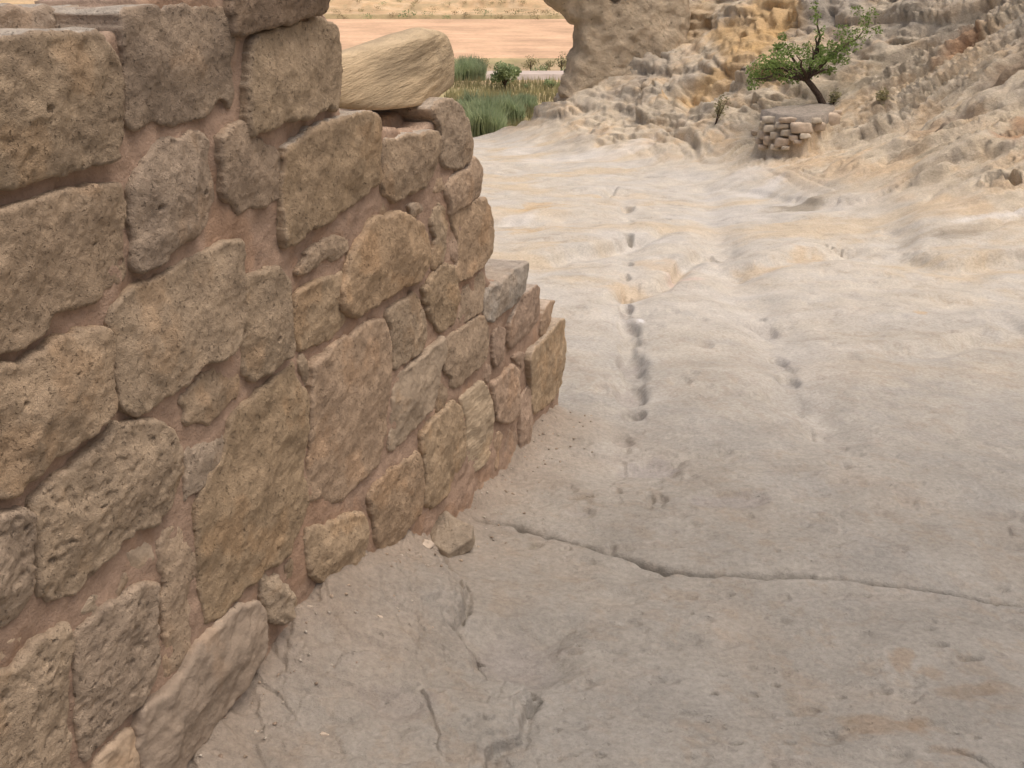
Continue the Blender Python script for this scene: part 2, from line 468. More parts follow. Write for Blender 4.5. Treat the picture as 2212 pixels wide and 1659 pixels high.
for k in range(190):
    px, py = rg.uniform(1180, 2230), 560 + 1100 * rg.uniform() ** 1.35
    w_ = rg.uniform(8, 34) * (.55 + .5 * (py - 500) / 1100)
    pit(px, py, w_, w_ * rg.uniform(.18, .42), rg.uniform(.004, .013), seed=2000 + k, lo=rg.uniform(.05, .5))
# fissures
crack([(1030, 1112), (1110, 1118), (1165, 1140), (1210, 1152), (1260, 1168), (1300, 1184), (1370, 1205), (1440, 1225), (1520, 1240), (1600, 1246), (1700, 1252), (1800, 1258), (1860, 1265), (1940, 1272), (2000, 1277), (2070, 1285), (2140, 1300), (2300, 1312)], .016, .085, step=.020, seed=1)
crack([reg2(*p) for p in [(880, 460), (915, 425), (950, 390)]], .025, .08, seed=7)
crack([(2000, 1635), (2050, 1625), (2110, 1650), (2150, 1675)], .008, .016, seed=11)
crack([reg6(*p) for p in [(1080, 1045), (1190, 1020), (1280, 1030), (1400, 1000)]], .010, .022, seed=12)
crack([reg6(*p) for p in [(1700, 1275), (1840, 1282), (2020, 1280)]], .006, .012, seed=13)
crack([reg6(*p) for p in [(1920, 1380), (2050, 1390), (2140, 1450), (2220, 1480)]], .007, .012, seed=14)
def ledge(pts, h, run=.5, gap=.4, seed=0):
    """a bed ends along this line: the rock above it stands proud, with a narrow shaded gap below"""
    pts = np.array(pts, float)
    P3 = np.array([hit(*p) for p in pts]); P = dense(P3[:, :2], 6, .03, seed)
    m = local(P, run * 2.5)
    if not m.any(): return
    x, y = GX[m], GY[m]; z = GZ[m] - EYE
    fw = y * CP - z * SP; ppx = 1106 + FPX * x / fw; ppy = 829.5 - FPX * (y * SP + z * CP) / fw
    d, _ = seg_dist(x, y, P, False)
    dr = np.interp(np.hypot(x, y), rad[:-1], np.diff(rad))
    jig = 5 * fbm(x * .9, y * .9, octaves=2, seed=seed + 500)
    above = (np.interp(ppx, pts[:, 0], pts[:, 1]) + jig - ppy) * fw / FPX      # metres above the line as seen on the face
    ends = ss(pts[0, 0] - 5, pts[0, 0] + 60, ppx) * (1 - ss(pts[-1, 0] - 60, pts[-1, 0] + 5, ppx))
    var = ends * (.45 + .75 * ss(-.4, .5, fbm(x * .6, y * .6, octaves=2, seed=seed + 501)))
    GZ[m] += var * h * (ss(-.01, .03, above) * np.exp(-np.maximum(above, 0) / run) - gap * np.exp(-((above + .03) / np.maximum(.035, dr * 1.2)) ** 2))
ledge([(1560, 405), (1640, 422), (1700, 436), (1770, 446), (1850, 438), (1960, 405), (2080, 380), (2300, 325)], 0.030, 0.91, 0.30, 15)
ledge([(1900, 500), (1950, 512), (2040, 520), (2120, 503), (2300, 450)], 0.035, 0.78, 0.48, 16)
ledge([(1940, 555), (2000, 565), (2080, 578), (2140, 562), (2300, 550)], 0.066, 0.65, 0.40, 17)
ledge([(1960, 400), (2009, 388), (2071, 350), (2134, 327), (2300, 305)], 0.040, 0.78, 0.40, 18)
ledge([(1290, 158), (1310, 152), (1400, 160), (1520, 158), (1640, 162), (1740, 170)], 0.114, 0.78, 0.48, 19)
ledge([(1400, 66), (1560, 58), (1650, 50), (1700, 40)], 0.073, 0.78, 0.40, 20)
ledge([(1300, 205), (1380, 200), (1480, 205), (1560, 215)], 0.050, 0.65, 0.40, 21)
ledge([(1680, 350), (1750, 310), (1810, 275)], 0.033, 0.52, 0.32, 22)
ledge([(1800, 305), (1960, 250), (2080, 190), (2300, 90)], 0.038, 0.78, 0.40, 23)
ledge([(1880, 190), (2000, 110), (2120, 30)], 0.038, 0.78, 0.40, 24)
ledge([(1830, 390), (1930, 340), (2050, 300), (2160, 240), (2300, 200)], 0.031, 0.65, 0.40, 25)
ledge([(1240, 330), (1330, 300), (1450, 296), (1560, 320), (1640, 330)], 0.044, 0.65, 0.24, 26)
ledge([(1120, 250), (1200, 255), (1290, 235), (1400, 250)], 0.055, 0.65, 0.32, 27)
ledge([reg2(*p) for p in [(200, 850), (390, 835), (600, 825), (760, 820), (900, 800), (1010, 760), (1150, 720), (1250, 670), (1360, 625)]], .038, .5, 1.5, 31)
ledge([reg2(*p) for p in [(300, 900), (520, 862), (660, 812), (900, 785), (1250, 775)]], .026, .4, 1.4, 32)
ledge([reg2(*p) for p in [(820, 1110), (920, 1088), (1060, 1055), (1180, 1010), (1300, 960), (1360, 890), (1440, 850), (1580, 805)]], .042, .5, 1.5, 33)
ledge([reg2(*p) for p in [(1600, 955), (1660, 950), (1740, 920), (1900, 860), (2000, 830), (2200, 790), (2600, 765)]], .050, .5, 1.4, 34)
ledge([reg2(*p) for p in [(150, 530), (300, 525), (480, 515)]], .028, .4, 1.2, 35)
ledge([reg2(*p) for p in [(280, 660), (420, 645), (580, 638)]], .028, .4, 1.2, 36)
ledge([(1880, 752), (1960, 754), (2040, 748), (2120, 728), (2200, 735), (2300, 740)], .022, .3, 1.5, 37)
pit(2160, 405, 20, 9, .35, 201); pit(2190, 404, 14, 6, .2, 202)
pit(2060, 265, 70, 24, .16, 203, .05); pit(2195, 290, 60, 26, .16, 204, .05); pit(2080, 100, 46, 26, .14, 205, .05); pit(2190, 170, 46, 20, .14, 206, .05)
pit(1605, 90, 9, 9, .2, 207); pit(1790, 65, 30, 60, .1, 208, .05); pit(2000, 300, 40, 14, .12, 209); pit(1480, 190, 40, 16, .14, 210); pit(1510, 205, 50, 20, .12, 211)
# broken slab on the near left: a lip a few centimetres high
SLAB = [(1000, 1040), (930, 1165), (962, 1215), (985, 1245), (1002, 1262), (1004, 1300), (983, 1345), (982, 1372), (1024, 1405), (1034, 1440), (1052, 1482), (1100, 1492), (1128, 1498), (1150, 1500), (1158, 1516), (1132, 1548), (1124, 1590), (1128, 1612), (1096, 1628), (1062, 1640), (1050, 1680), (1040, 1760), (900, 1900), (500, 1900), (300, 1700), (650, 1250)]
SP_ = chaikin(paint_poly(SLAB), 1)
m = local(SP_, .2)
dS = sdf(GX[m], GY[m], SP_) + .011 * fbm(GX[m] * 18, GY[m] * 18, octaves=4, seed=80, gain=.6)
slab_w = np.interp(GY[m], [1.5, 1.95, 2.25, 2.6, 2.9, 3.1], [.5, .7, 1, 1, .7, .2])
lay = .016 * fbm(GX[m] * 9, GY[m] * 9, octaves=4, seed=91)
GZ[m] += (.042 * ss(-.004, .005, dS) + .020 * ss(.028, .036, dS + lay) + .014 * ss(.085, .095, dS + 2 * lay) + .012 * ss(.17, .185, dS + 3 * lay)
          - .012 * np.exp(-((dS + .012) / .009) ** 2)) * slab_w
# its surface is scaly, and a dark parting runs under the lip
inS = ss(-.01, .03, dS) * slab_w
wx2 = GX[m] + .05 * fbm(GX[m] * 5, GY[m] * 5, octaves=3, seed=87); wy2 = GY[m] + .05 * fbm(GX[m] * 5, GY[m] * 5, octaves=3, seed=88)
GZ[m] += inS * (.011 * facets(wx2, wy2 * 1.3, .24, 89, .6) + .005 * facets(wx2, wy2, .085, 90, .8))
groove(SLAB[2:16], .0065, .026)
BASIN = [(985, 1380), (1000, 1345), (1060, 1338), (1150, 1350), (1205, 1338), (1252, 1345), (1248, 1375), (1222, 1400), (1236, 1440), (1200, 1472), (1120, 1484), (1050, 1482), (1028, 1440)]
BPo = chaikin(paint_poly(BASIN), 1)
m = local(BPo, .2)
dB = sdf(GX[m], GY[m], BPo) + .016 * fbm(GX[m] * 12, GY[m] * 12, octaves=4, seed=85)
GZ[m] -= .030 * ss(-.045, .06, dB) + .012 * ss(.03, .14, dB)
# plaster skirt where the wall meets the rock
dW = (GX - WO[0]) * WN[0] + (GY - WO[1]) * WN[1]
sW = (GX - WO[0]) * WT[0] + (GY - WO[1]) * WT[1]
along = ss(-3.2, -3.0, sW) * (1 - ss(2.6, 2.78, sW))
nz = fbm(GX * 6, GY * 6, octaves=3, seed=81)
GZ += along * np.where(dW > -.05, (.045 + .03 * nz) * np.exp(-np.maximum(dW, 0) / (.045 + .02 * nz)), 0) * (dW < .5)

# level terrace for the almond tree
TZ = float(hit(1779, 229)[2])
def on_level(px, py, z=None):
    d = ray(px, py); t = ((TZ if z is None else z) - EYE) / d[2]
    return np.array([0, 0, EYE]) + d * t
TER = np.array([on_level(*p)[:2] for p in [(1640, 243), (1665, 236), (1700, 233), (1740, 231), (1775, 227), (1796, 224), (1806, 238), (1786, 252), (1745, 259), (1690, 254), (1655, 248)]])
m = local(TER, 1.0)
dT = sdf(GX[m], GY[m], TER)
ter_mask = np.zeros(GX.shape); ter_mask[m] = ss(-.5, -.05, dT)
w = .85 * ss(-.9, -.15, dT)
GZ[m] = GZ[m] * (1 - w) + np.minimum(GZ[m], H_base(GX[m], GY[m]) + .03 * fbm(GX[m] * 4, GY[m] * 4, octaves=3, seed=83)) * w
w = ss(-.06, .06, dT)
GZ[m] = GZ[m] * (1 - w) + TZ * w

GZ += along * (dW > -.05) * np.exp(-np.maximum(dW, 0) / .10) * .012 * fbm(GX * 22, GY * 22, octaves=4, seed=86)

# --- colour of the rock, with some light and shade painted in
def C(*c): return np.array(c, np.float32)
tint = np.empty(GX.shape + (3,), np.float32)
tint[:] = C(.345, .322, .282)
def blend(mask, col):
    global tint
    mask = np.clip(mask, 0, 1)[..., None].astype(np.float32)
    tint = (tint * (1 - mask) + col * mask).astype(np.float32)
cl = fbm(GX * .8, GY * 1.6, octaves=4, seed=200); cm = fbm(GX * 2.8 + .8 * GY, GY * 3.2, octaves=6, seed=201, gain=.65); cf = fbm(GX * 18 + 4 * GY, GY * 17, octaves=4, seed=202, gain=.65)
blend(ss(2.2, 7.5, GY) ** .8 * .95, C(.590, .535, .445))  # greyer near floor; its dimness and the brighter distance put into the colour
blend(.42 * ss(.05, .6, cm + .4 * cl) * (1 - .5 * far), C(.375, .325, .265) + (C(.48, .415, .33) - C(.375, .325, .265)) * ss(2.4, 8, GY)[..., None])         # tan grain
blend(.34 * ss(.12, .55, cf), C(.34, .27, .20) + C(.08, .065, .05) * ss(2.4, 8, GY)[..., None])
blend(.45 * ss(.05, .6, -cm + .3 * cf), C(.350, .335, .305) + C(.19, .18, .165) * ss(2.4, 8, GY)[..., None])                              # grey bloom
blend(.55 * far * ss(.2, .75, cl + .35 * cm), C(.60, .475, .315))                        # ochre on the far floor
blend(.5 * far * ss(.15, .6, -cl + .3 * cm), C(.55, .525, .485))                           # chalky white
dim = ss(.66, .95, noise(GX * 6 + noise(GX * 3, GY * 3, seed=2), GY * 12.7, seed=41))
blend(.28 * dim * (1 - hill), C(.34, .29, .24))
# bank: warm cream with grey weathering
hc = fbm(GX * .6 + .3 * GZ, GY * .6, GZ * 1.2, octaves=4, seed=210); hm = fbm(GX * 2.6, GY * 2.6, GZ * 3.5, octaves=4, seed=211); hf = fbm(GX * 9, GY * 9, GZ * 9, octaves=3, seed=212)
blend(hill * .85, C(.56, .465, .33))
blend(hill * .75 * ss(-.2, .5, hm), C(.58, .425, .265))
blend(hill * .45 * ss(.2, .7, -hm + .4 * hf), C(.37, .31, .24))
blend(hill * .30 * ss(.25, .7, hc), C(.34, .30, .25))
blend(hill * .35 * ss(.2, .6, hf), C(.62, .53, .41))

blend(hill * .42 * cr1, C(.30, .24, .175))  # darker brown along the carved crevices
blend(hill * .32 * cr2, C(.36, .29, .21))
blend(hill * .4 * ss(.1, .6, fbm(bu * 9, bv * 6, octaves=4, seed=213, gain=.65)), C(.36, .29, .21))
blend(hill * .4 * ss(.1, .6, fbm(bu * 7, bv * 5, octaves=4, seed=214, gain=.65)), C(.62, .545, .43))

blend(.4 * RUT * ss(-.5, .4, cm), C(.60, .57, .52))

def stain_and_light(px, py, rx, ry, col, k, seed=0):  # colour spots: lichen and oxide, plus painted shade and one lit rim
    c = hit(px, py); a = hit(px, py - ry); b = hit(px, py + ry)
    wx = rx * np.linalg.norm([c[0], c[1], c[2] - EYE]) / FPX
    wy = max(.5 * abs(a[1] - b[1]), .01)
    m = (np.abs(GX - c[0]) < wx * 2.4) & (np.abs(GY - c[1]) < wy * 2.4)
    if not m.any(): return
    rho = np.hypot((GX[m] - c[0]) / wx, (GY[m] - c[1]) / wy) + .55 * fbm(GX[m] * 1.3 / wx, GY[m] * 1.3 / wy, octaves=4, seed=seed + 300)
    w = (k * (1 - ss(.5, 1.15, rho)))[:, None]
    tint[m] = tint[m] * (1 - w) + col * w
GREY = C(.36, .32, .265); OCH = C(.60, .39, .17); BRN = C(.30, .215, .14); PALE = C(.66, .62, .56); RUST = C(.40, .19, .08)
for i, s in enumerate([
    (1370, 125, 90, 40, GREY, .6), (1450, 60, 90, 40, GREY, .5), (1330, 200, 60, 24, GREY, .45), (1420, 200, 80, 20, GREY, .4), (1560, 60, 30, 40, GREY, .3), (1110, 250, 60, 20, GREY, .5), (1250, 300, 40, 20, GREY, .45),
    (1640, 60, 80, 70, OCH, .7), (1600, 130, 120, 40, OCH, .5), (1500, 60, 60, 50, OCH, .3), (1690, 150, 40, 30, OCH, .5), (1500, 185, 60, 14, OCH, .4),
    (1790, 30, 80, 50, GREY, .75), (1900, 60, 90, 50, GREY, .4), (2060, 60, 100, 50, GREY, .4), (2070, 100, 45, 35, RUST, .55), (2190, 160, 40, 26, BRN, .7), (2060, 265, 60, 26, BRN, .6), (2200, 285, 50, 30, RUST, .5), (2190, 60, 60, 50, C(.42, .37, .30), .5),
    (1800, 420, 120, 22, C(.40, .335, .25), .4), (2080, 515, 120, 14, C(.35, .29, .21), .5), (1720, 446, 60, 10, C(.22, .19, .14), .6), (2080, 520, 80, 12, C(.3, .25, .18), .5),  # tan band, and the dark undercuts of the ledges painted as colour
    (1740, 560, 50, 14, OCH, .3), (1640, 575, 60, 8, OCH, .3), (1440, 570, 60, 14, OCH, .3), (1350, 620, 80, 10, OCH, .3), (1160, 450, 50, 8, OCH, .5), (1130, 500, 70, 8, OCH, .4), (1990, 680, 14, 6, OCH, .5), (1480, 595, 40, 14, C(.66, .50, .42), .5),
    (1640, 410, 60, 14, PALE, .7), (1250, 345, 120, 10, PALE, .55), (1110, 330, 50, 10, PALE, .5), (1120, 470, 40, 8, PALE, .6), (1600, 380, 60, 14, PALE, .4),
    (1383, 692, 8, 5, C(.85, .84, .82), .7), (2140, 475, 90, 9, PALE, .7),  # first spot is a rut hollow's lit rim, painted near-white
    (1130, 1410, 120, 66, C(.30, .275, .26), .5), (880, 1560, 90, 36, C(.33, .30, .28), .4), (1900, 1570, 70, 26, BRN, .5), (2085, 1500, 50, 22, BRN, .35), (1950, 1430, 26, 30, BRN, .5), (2010, 1460, 30, 14, BRN, .4), (1830, 1555, 34, 20, C(.3, .235, .165), .4), (2160, 1500, 40, 18, BRN, .35), (1980, 1580, 30, 20, BRN, .4), (2060, 1630, 40, 12, BRN, .4), (1760, 1470, 16, 8, C(.3, .27, .24), .5), (1700, 1650, 60, 20, C(.36, .31, .26), .4),
    (1360, 690, 24, 22, C(.36, .32, .29), .5), (1358, 660, 16, 8, C(.36, .32, .29), .5), (1356, 782, 34, 20, C(.38, .34, .31), .5), (1362, 845, 34, 24, C(.37, .33, .30), .5), (1368, 890, 30, 14, C(.37, .33, .3), .5), (1343, 946, 22, 10, C(.38, .34, .31), .4), (1408, 1003, 60, 18, C(.38, .35, .33), .6),  # grey pit bottoms, with the shade inside the hollows painted in
    (1645, 700, 34, 18, C(.40, .37, .34), .5), (1690, 770, 30, 14, C(.4, .37, .34), .4), (1705, 815, 34, 16, C(.42, .4, .38), .4), (1570, 1082, 74, 16, C(.36, .33, .31), .5), (1257, 1065, 44, 8, C(.34, .27, .2), .5), (1253, 1095, 34, 10, C(.36, .33, .3), .5), (1152, 1165, 20, 7, C(.2, .18, .13), .6), (1830, 1040, 60, 30, C(.44, .38, .31), .4)]):
    stain_and_light(*s, seed=i)
fl = (1 - .75 * hill)[..., None]; tint *= (.75 + .15 * ss(2.5, 8, GY)[..., None]) * fl + (1 - fl) * 1.04  # dims the near floor and brightens the far floor in the colour
# mortar smear along the wall foot
sm = along * np.where(dW > -.3, np.exp(-np.maximum(dW, 0) / (.15 + .08 * nz)), 0)
blend(.9 * sm * (dW < .6), C(.300, .228, .165))
blend(.35 * along * np.exp(-np.maximum(dW, 0) / .35) * (dW > 0), C(.33, .292, .245))

nR, nA = GX.shape
# turn the bank's relief from vertical into along-the-face, so steep beds do not smear
HB = H_base(GX, GY)
ex = .05
hx_ = (H_base(GX + ex, GY) - H_base(GX - ex, GY)) / (2 * ex); hy_ = (H_base(GX, GY + ex) - H_base(GX, GY - ex)) / (2 * ex)
hx_ = np.clip(hx_, -1.5, 1.5); hy_ = np.clip(hy_, -1.5, 1.5)
ln = np.sqrt(1 + hx_ ** 2 + hy_ ** 2)
wgt = hill * (1 - ter_mask)
Dd = (GZ - HB) * wgt
PX = GX - hx_ / ln * Dd; PY = GY - hy_ / ln * Dd; PZ = GZ - Dd + Dd / ln
idx = np.arange(nR * nA).reshape(nR, nA)
j2 = np.roll(idx, -1, 1)
F = np.stack([idx[:-1], j2[:-1], j2[1:], idx[1:]], -1).reshape(-1, 4)[:, ::-1]
V = np.stack([PX, PY, PZ], -1).reshape(-1, 3)
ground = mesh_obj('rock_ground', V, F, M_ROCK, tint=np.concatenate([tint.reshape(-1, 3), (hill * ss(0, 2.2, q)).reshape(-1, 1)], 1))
tag(ground, kind='structure')

def ground_z(x, y):
    """height of the finished bedrock by nearest grid vertex"""
    a = math.atan2(x, y); r = math.hypot(x, y)
    i = int(np.clip(np.searchsorted(rad, r), 0, nR - 1)); j = int(np.clip(np.searchsorted(ang, a), 0, nA - 1))
    return float(GZ[i, j])

def _gz(x, y):
    i = np.clip(np.searchsorted(rad, np.hypot(x, y)), 0, nR - 1); j = np.clip(np.searchsorted(ang, np.arctan2(x, y)), 0, nA - 1)
    return GZ[i, j]
def ghit(px, py):
    return hit(px, py, _gz)

# ================================================================== STONES
def plane_px(px, py, O, T, Nn, off):
    """point of the picture on the vertical plane -> (s, z)"""
    d = ray(px, py)
    o = O + Nn * off
    t = ((o - np.array([0, 0, EYE])) @ Nn) / (d @ Nn)
    p = np.array([0, 0, EYE]) + t * d
    return (p - O) @ T, p[2]

def make_stone(name, pts, O, T, Nn, proud, mat, parent, base_loc, col, dark=.2, R=.016, depth=.22, bulge=.010, rough=1.0, seed=0, tilt=(0, 0), maxv=7000, gmin=.0034, ragged=1.0, pitty=0.0, lit_top=.0, kd=1.0):
    P = np.array([plane_px(x, y, O, T, Nn, proud) for x, y in pts])
    P = chaikin(P, 2)
    R = R * (.34 if kd < 2 else 1); bulge = bulge * (.7 if kd < 2 else 1)
    x0, y0 = P.min(0); x1, y1 = P.max(0)
    g = max(gmin, math.sqrt((x1 - x0) * (y1 - y0) / maxv))
    pad = g * 3
    S, Z = np.meshgrid(np.arange(x0 - pad, x1 + pad, g), np.arange(y0 - pad, y1 + pad, g))
    D = sdf(S, Z, P) + (.0015 if kd < 2 else 0)
    k = 1.0 / kd
    D = D + ragged * kd * (.0056 * fbm(S * 30 * k, Z * 30 * k, octaves=3, seed=seed) + (.0012 if kd < 2 else .0022) * noise(S * 110 * k, Z * 110 * k, seed=seed + 5))
    gz, gs = np.gradient(D, g)
    keep = D > -g * .3
    cell = keep[:-1, :-1] & keep[1:, :-1] & keep[:-1, 1:] & keep[1:, 1:]
    if not cell.any(): return None
    ids = np.arange(S.size).reshape(S.shape)
    Fq = np.stack([ids[:-1, :-1], ids[:-1, 1:], ids[1:, 1:], ids[1:, :-1]], -1)[cell]
    used = np.zeros(S.size, bool); used[Fq.ravel()] = True
    remap = -np.ones(S.size, int); remap[used] = np.arange(used.sum())
    Fq = remap[Fq]
    s = S.ravel()[used]; z = Z.ravel()[used]; d = D.ravel()[used]; gs = gs.ravel()[used]; gz = gz.ravel()[used]
    # boundary
    E = np.concatenate([Fq[:, [0, 1]], Fq[:, [1, 2]], Fq[:, [2, 3]], Fq[:, [3, 0]]])
    key = E[:, 0].astype(np.int64) * 10000000 + E[:, 1]; rkey = E[:, 1].astype(np.int64) * 10000000 + E[:, 0]
    B = E[~np.isin(key, rkey)]
    bv = np.unique(B)
    gl = np.hypot(gs, gz) + 1e-6
    gs /= gl; gz /= gl
    mv = np.clip(d[bv] / np.maximum(gl[bv], .4), -2 * g, 2 * g)
    s[bv] -= gs[bv] * mv; z[bv] -= gz[bv] * mv; d[bv] = 0
    d = np.maximum(d, 0)
    cs, cz = s.mean(), z.mean()
    e = np.clip(1 - d / R, 0, 1)
    Ru = R * (.75 + .45 * noise(s * 14 * k, z * 14 * k, seed=seed + 8))
    h = proud - Ru * (1 - np.sqrt(np.maximum(1 - e * e, 0)))
    wide = max(.05 * kd, min(x1 - x0, y1 - y0) * .5)
    h = h + bulge * (ss(0, wide, d) - .6) + tilt[0] * (s - cs) + tilt[1] * (z - cz)
    h = h + rough * kd * (.0075 * fbm(s * 9 * k, z * 9 * k, octaves=3, seed=seed + 11) + .0026 * fbm(s * 38 * k, z * 38 * k, octaves=3, seed=seed + 13, gain=.62))
    if pitty:
        pn = fbm(s * 48 * k, z * 48 * k, octaves=3, seed=seed + 15)
        h = h - pitty * .0038 * kd * ss(.28, .75, pn)
        for _ in range(int(6 * pitty)):
            c = RNG.integers(len(s)); rr = RNG.uniform(.004, .011) * kd
            h = h - .010 * kd * (1 - ss(.4, 1.1, np.hypot((s - s[c]) / rr, (z - z[c]) / (rr * .7))))
    Vl = [np.stack([s, z, h], -1)]
    Fl = [Fq]
    rings = np.array([.005, .012, .025, .045, .07, .10, .14, .18, .22, .28, .35, .45, .6, .8, 1.0]) * (kd if kd > 1.5 else 1)
    rings = rings[rings <= depth]
    if len(rings) == 0 or rings[-1] < depth * .98: rings = np.append(rings, depth)
    # order boundary verts
    nb = len(bv); pos = {int(v): i for i, v in enumerate(bv)}
    prev = bv.copy(); nV = len(s)
    Bi = np.array([[pos[int(a)], pos[int(b)]] for a, b in B])
    for q_, off in enumerate(rings):
        ins = .04 * off - .3 * g
        jx = noise(s[bv] * 22 * k, z[bv] * 22 * k, np.full(nb, off * 22 * k), seed=seed + 19) * .0035 * min(1, off / .02) * rough * kd
        rs = s[bv] + gs[bv] * (ins + jx); rz = z[bv] + gz[bv] * (ins + jx)
        Vl.append(np.stack([rs, rz, h[bv] - off], -1))
        cur = np.arange(nV, nV + nb); nV += nb
        Fl.append(np.stack([prev[Bi[:, 1]], prev[Bi[:, 0]], cur[Bi[:, 0]], cur[Bi[:, 1]]], -1))
        prev = cur
    # back face
    Vc = np.vstack(Vl); bcen = Vc[prev].mean(0, keepdims=True); Vc = np.vstack([Vc, bcen]); ci = nV
    tri = np.stack([prev[Bi[:, 1]], prev[Bi[:, 0]], np.full(len(Bi), ci), np.full(len(Bi), ci)], -1)
    F4 = np.vstack(Fl)
    Wd = O + Vc[:, :1] * T + Vc[:, 1:2] * np.array([0, 0, 1.0]) + Vc[:, 2:3] * Nn
    faces_tri = tri[:, :3]
    # colour: base, patches of dark lichen, paler worn arrises
    ss_, zz_, hh_ = Vc[:, 0] * k, Vc[:, 1] * k, Vc[:, 2] * k
    t = np.empty((len(Vc), 3), np.float32); t[:] = col
    p1 = fbm(ss_ * 7, zz_ * 7, hh_ * 7, octaves=4, seed=seed + 23); p2 = fbm(ss_ * 24, zz_ * 24, hh_ * 24, octaves=3, seed=seed + 29)
    t *= (1.06 + .09 * p1 + .10 * p2)[:, None]
    lich = (.7 * dark * ss(.05, .75, p1 * .8 + .35 * p2 + dark * .5))[:, None]
    t = t * (1 - lich) + np.array(col) * np.array([.50, .50, .52]) * lich
    warm = (.35 * ss(.25, .7, -p1 + .3 * p2))[:, None]
    t = t * (1 - warm) + np.array(col) * np.array([1.14, .98, .82]) * warm
    ee = np.ones(len(Vc)); ee[:len(d)] = e
    pale = (.18 * ee * (1 if lit_top == 0 else 1.6))[:, None]
    t = t * (1 - pale) + np.array([.52, .41, .31]) * pale
    if lit_top:  # up-facing sides lightened: light from above put into the colour
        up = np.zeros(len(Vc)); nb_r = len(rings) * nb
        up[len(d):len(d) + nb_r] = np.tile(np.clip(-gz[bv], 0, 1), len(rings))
        up = (lit_top * ss(.4, .9, up))[:, None]
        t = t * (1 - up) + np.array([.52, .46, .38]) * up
    cen = Wd.mean(0)
    me_V = Wd - cen
    me = bpy.data.meshes.new(name)
    allF = F4.tolist() + faces_tri.tolist()
    me.from_pydata(me_V.tolist(), [], allF)
    a = me.color_attributes.new('tint', 'FLOAT_COLOR', 'POINT')
    c4 = np.ones((len(Vc), 4), np.float32); c4[:, :3] = np.clip(t, .01, .9)
    a.data.foreach_set('color', c4.ravel())
    me.polygons.foreach_set('use_smooth', np.ones(len(me.polygons), bool))
    me.materials.append(mat)
    o = bpy.data.objects.new(name, me); COL.objects.link(o)
    o.location = cen - np.array(base_loc)
    if parent is not None: o.parent = parent
    return o

def g1(X, Y): return .29167 * X, .29167 * Y
def g2(X, Y): return 553 + .29167 * X, .29167 * Y
def g3(X, Y): return .29167 * X, 414.8 + .29167 * Y
def g4(X, Y): return 553 + X / 3, 414.8 + Y / 3
def g5(X, Y): return .29167 * X, 829.5 + .29167 * Y
def g6(X, Y): return .29167 * X, 1175.2 + .29167 * Y
def g7(X, Y): return 553 + X / 3, 829.5 + Y / 3
def g0(X, Y): return X, Y

TAN = (.405, .305, .207); GRY = (.378, .292, .206); WRM = (.412, .300, .200); YEL = (.385, .300, .200); PLE = (.375, .298, .222); BRO = (.290, .214, .150); PNK = (.392, .284, .200)
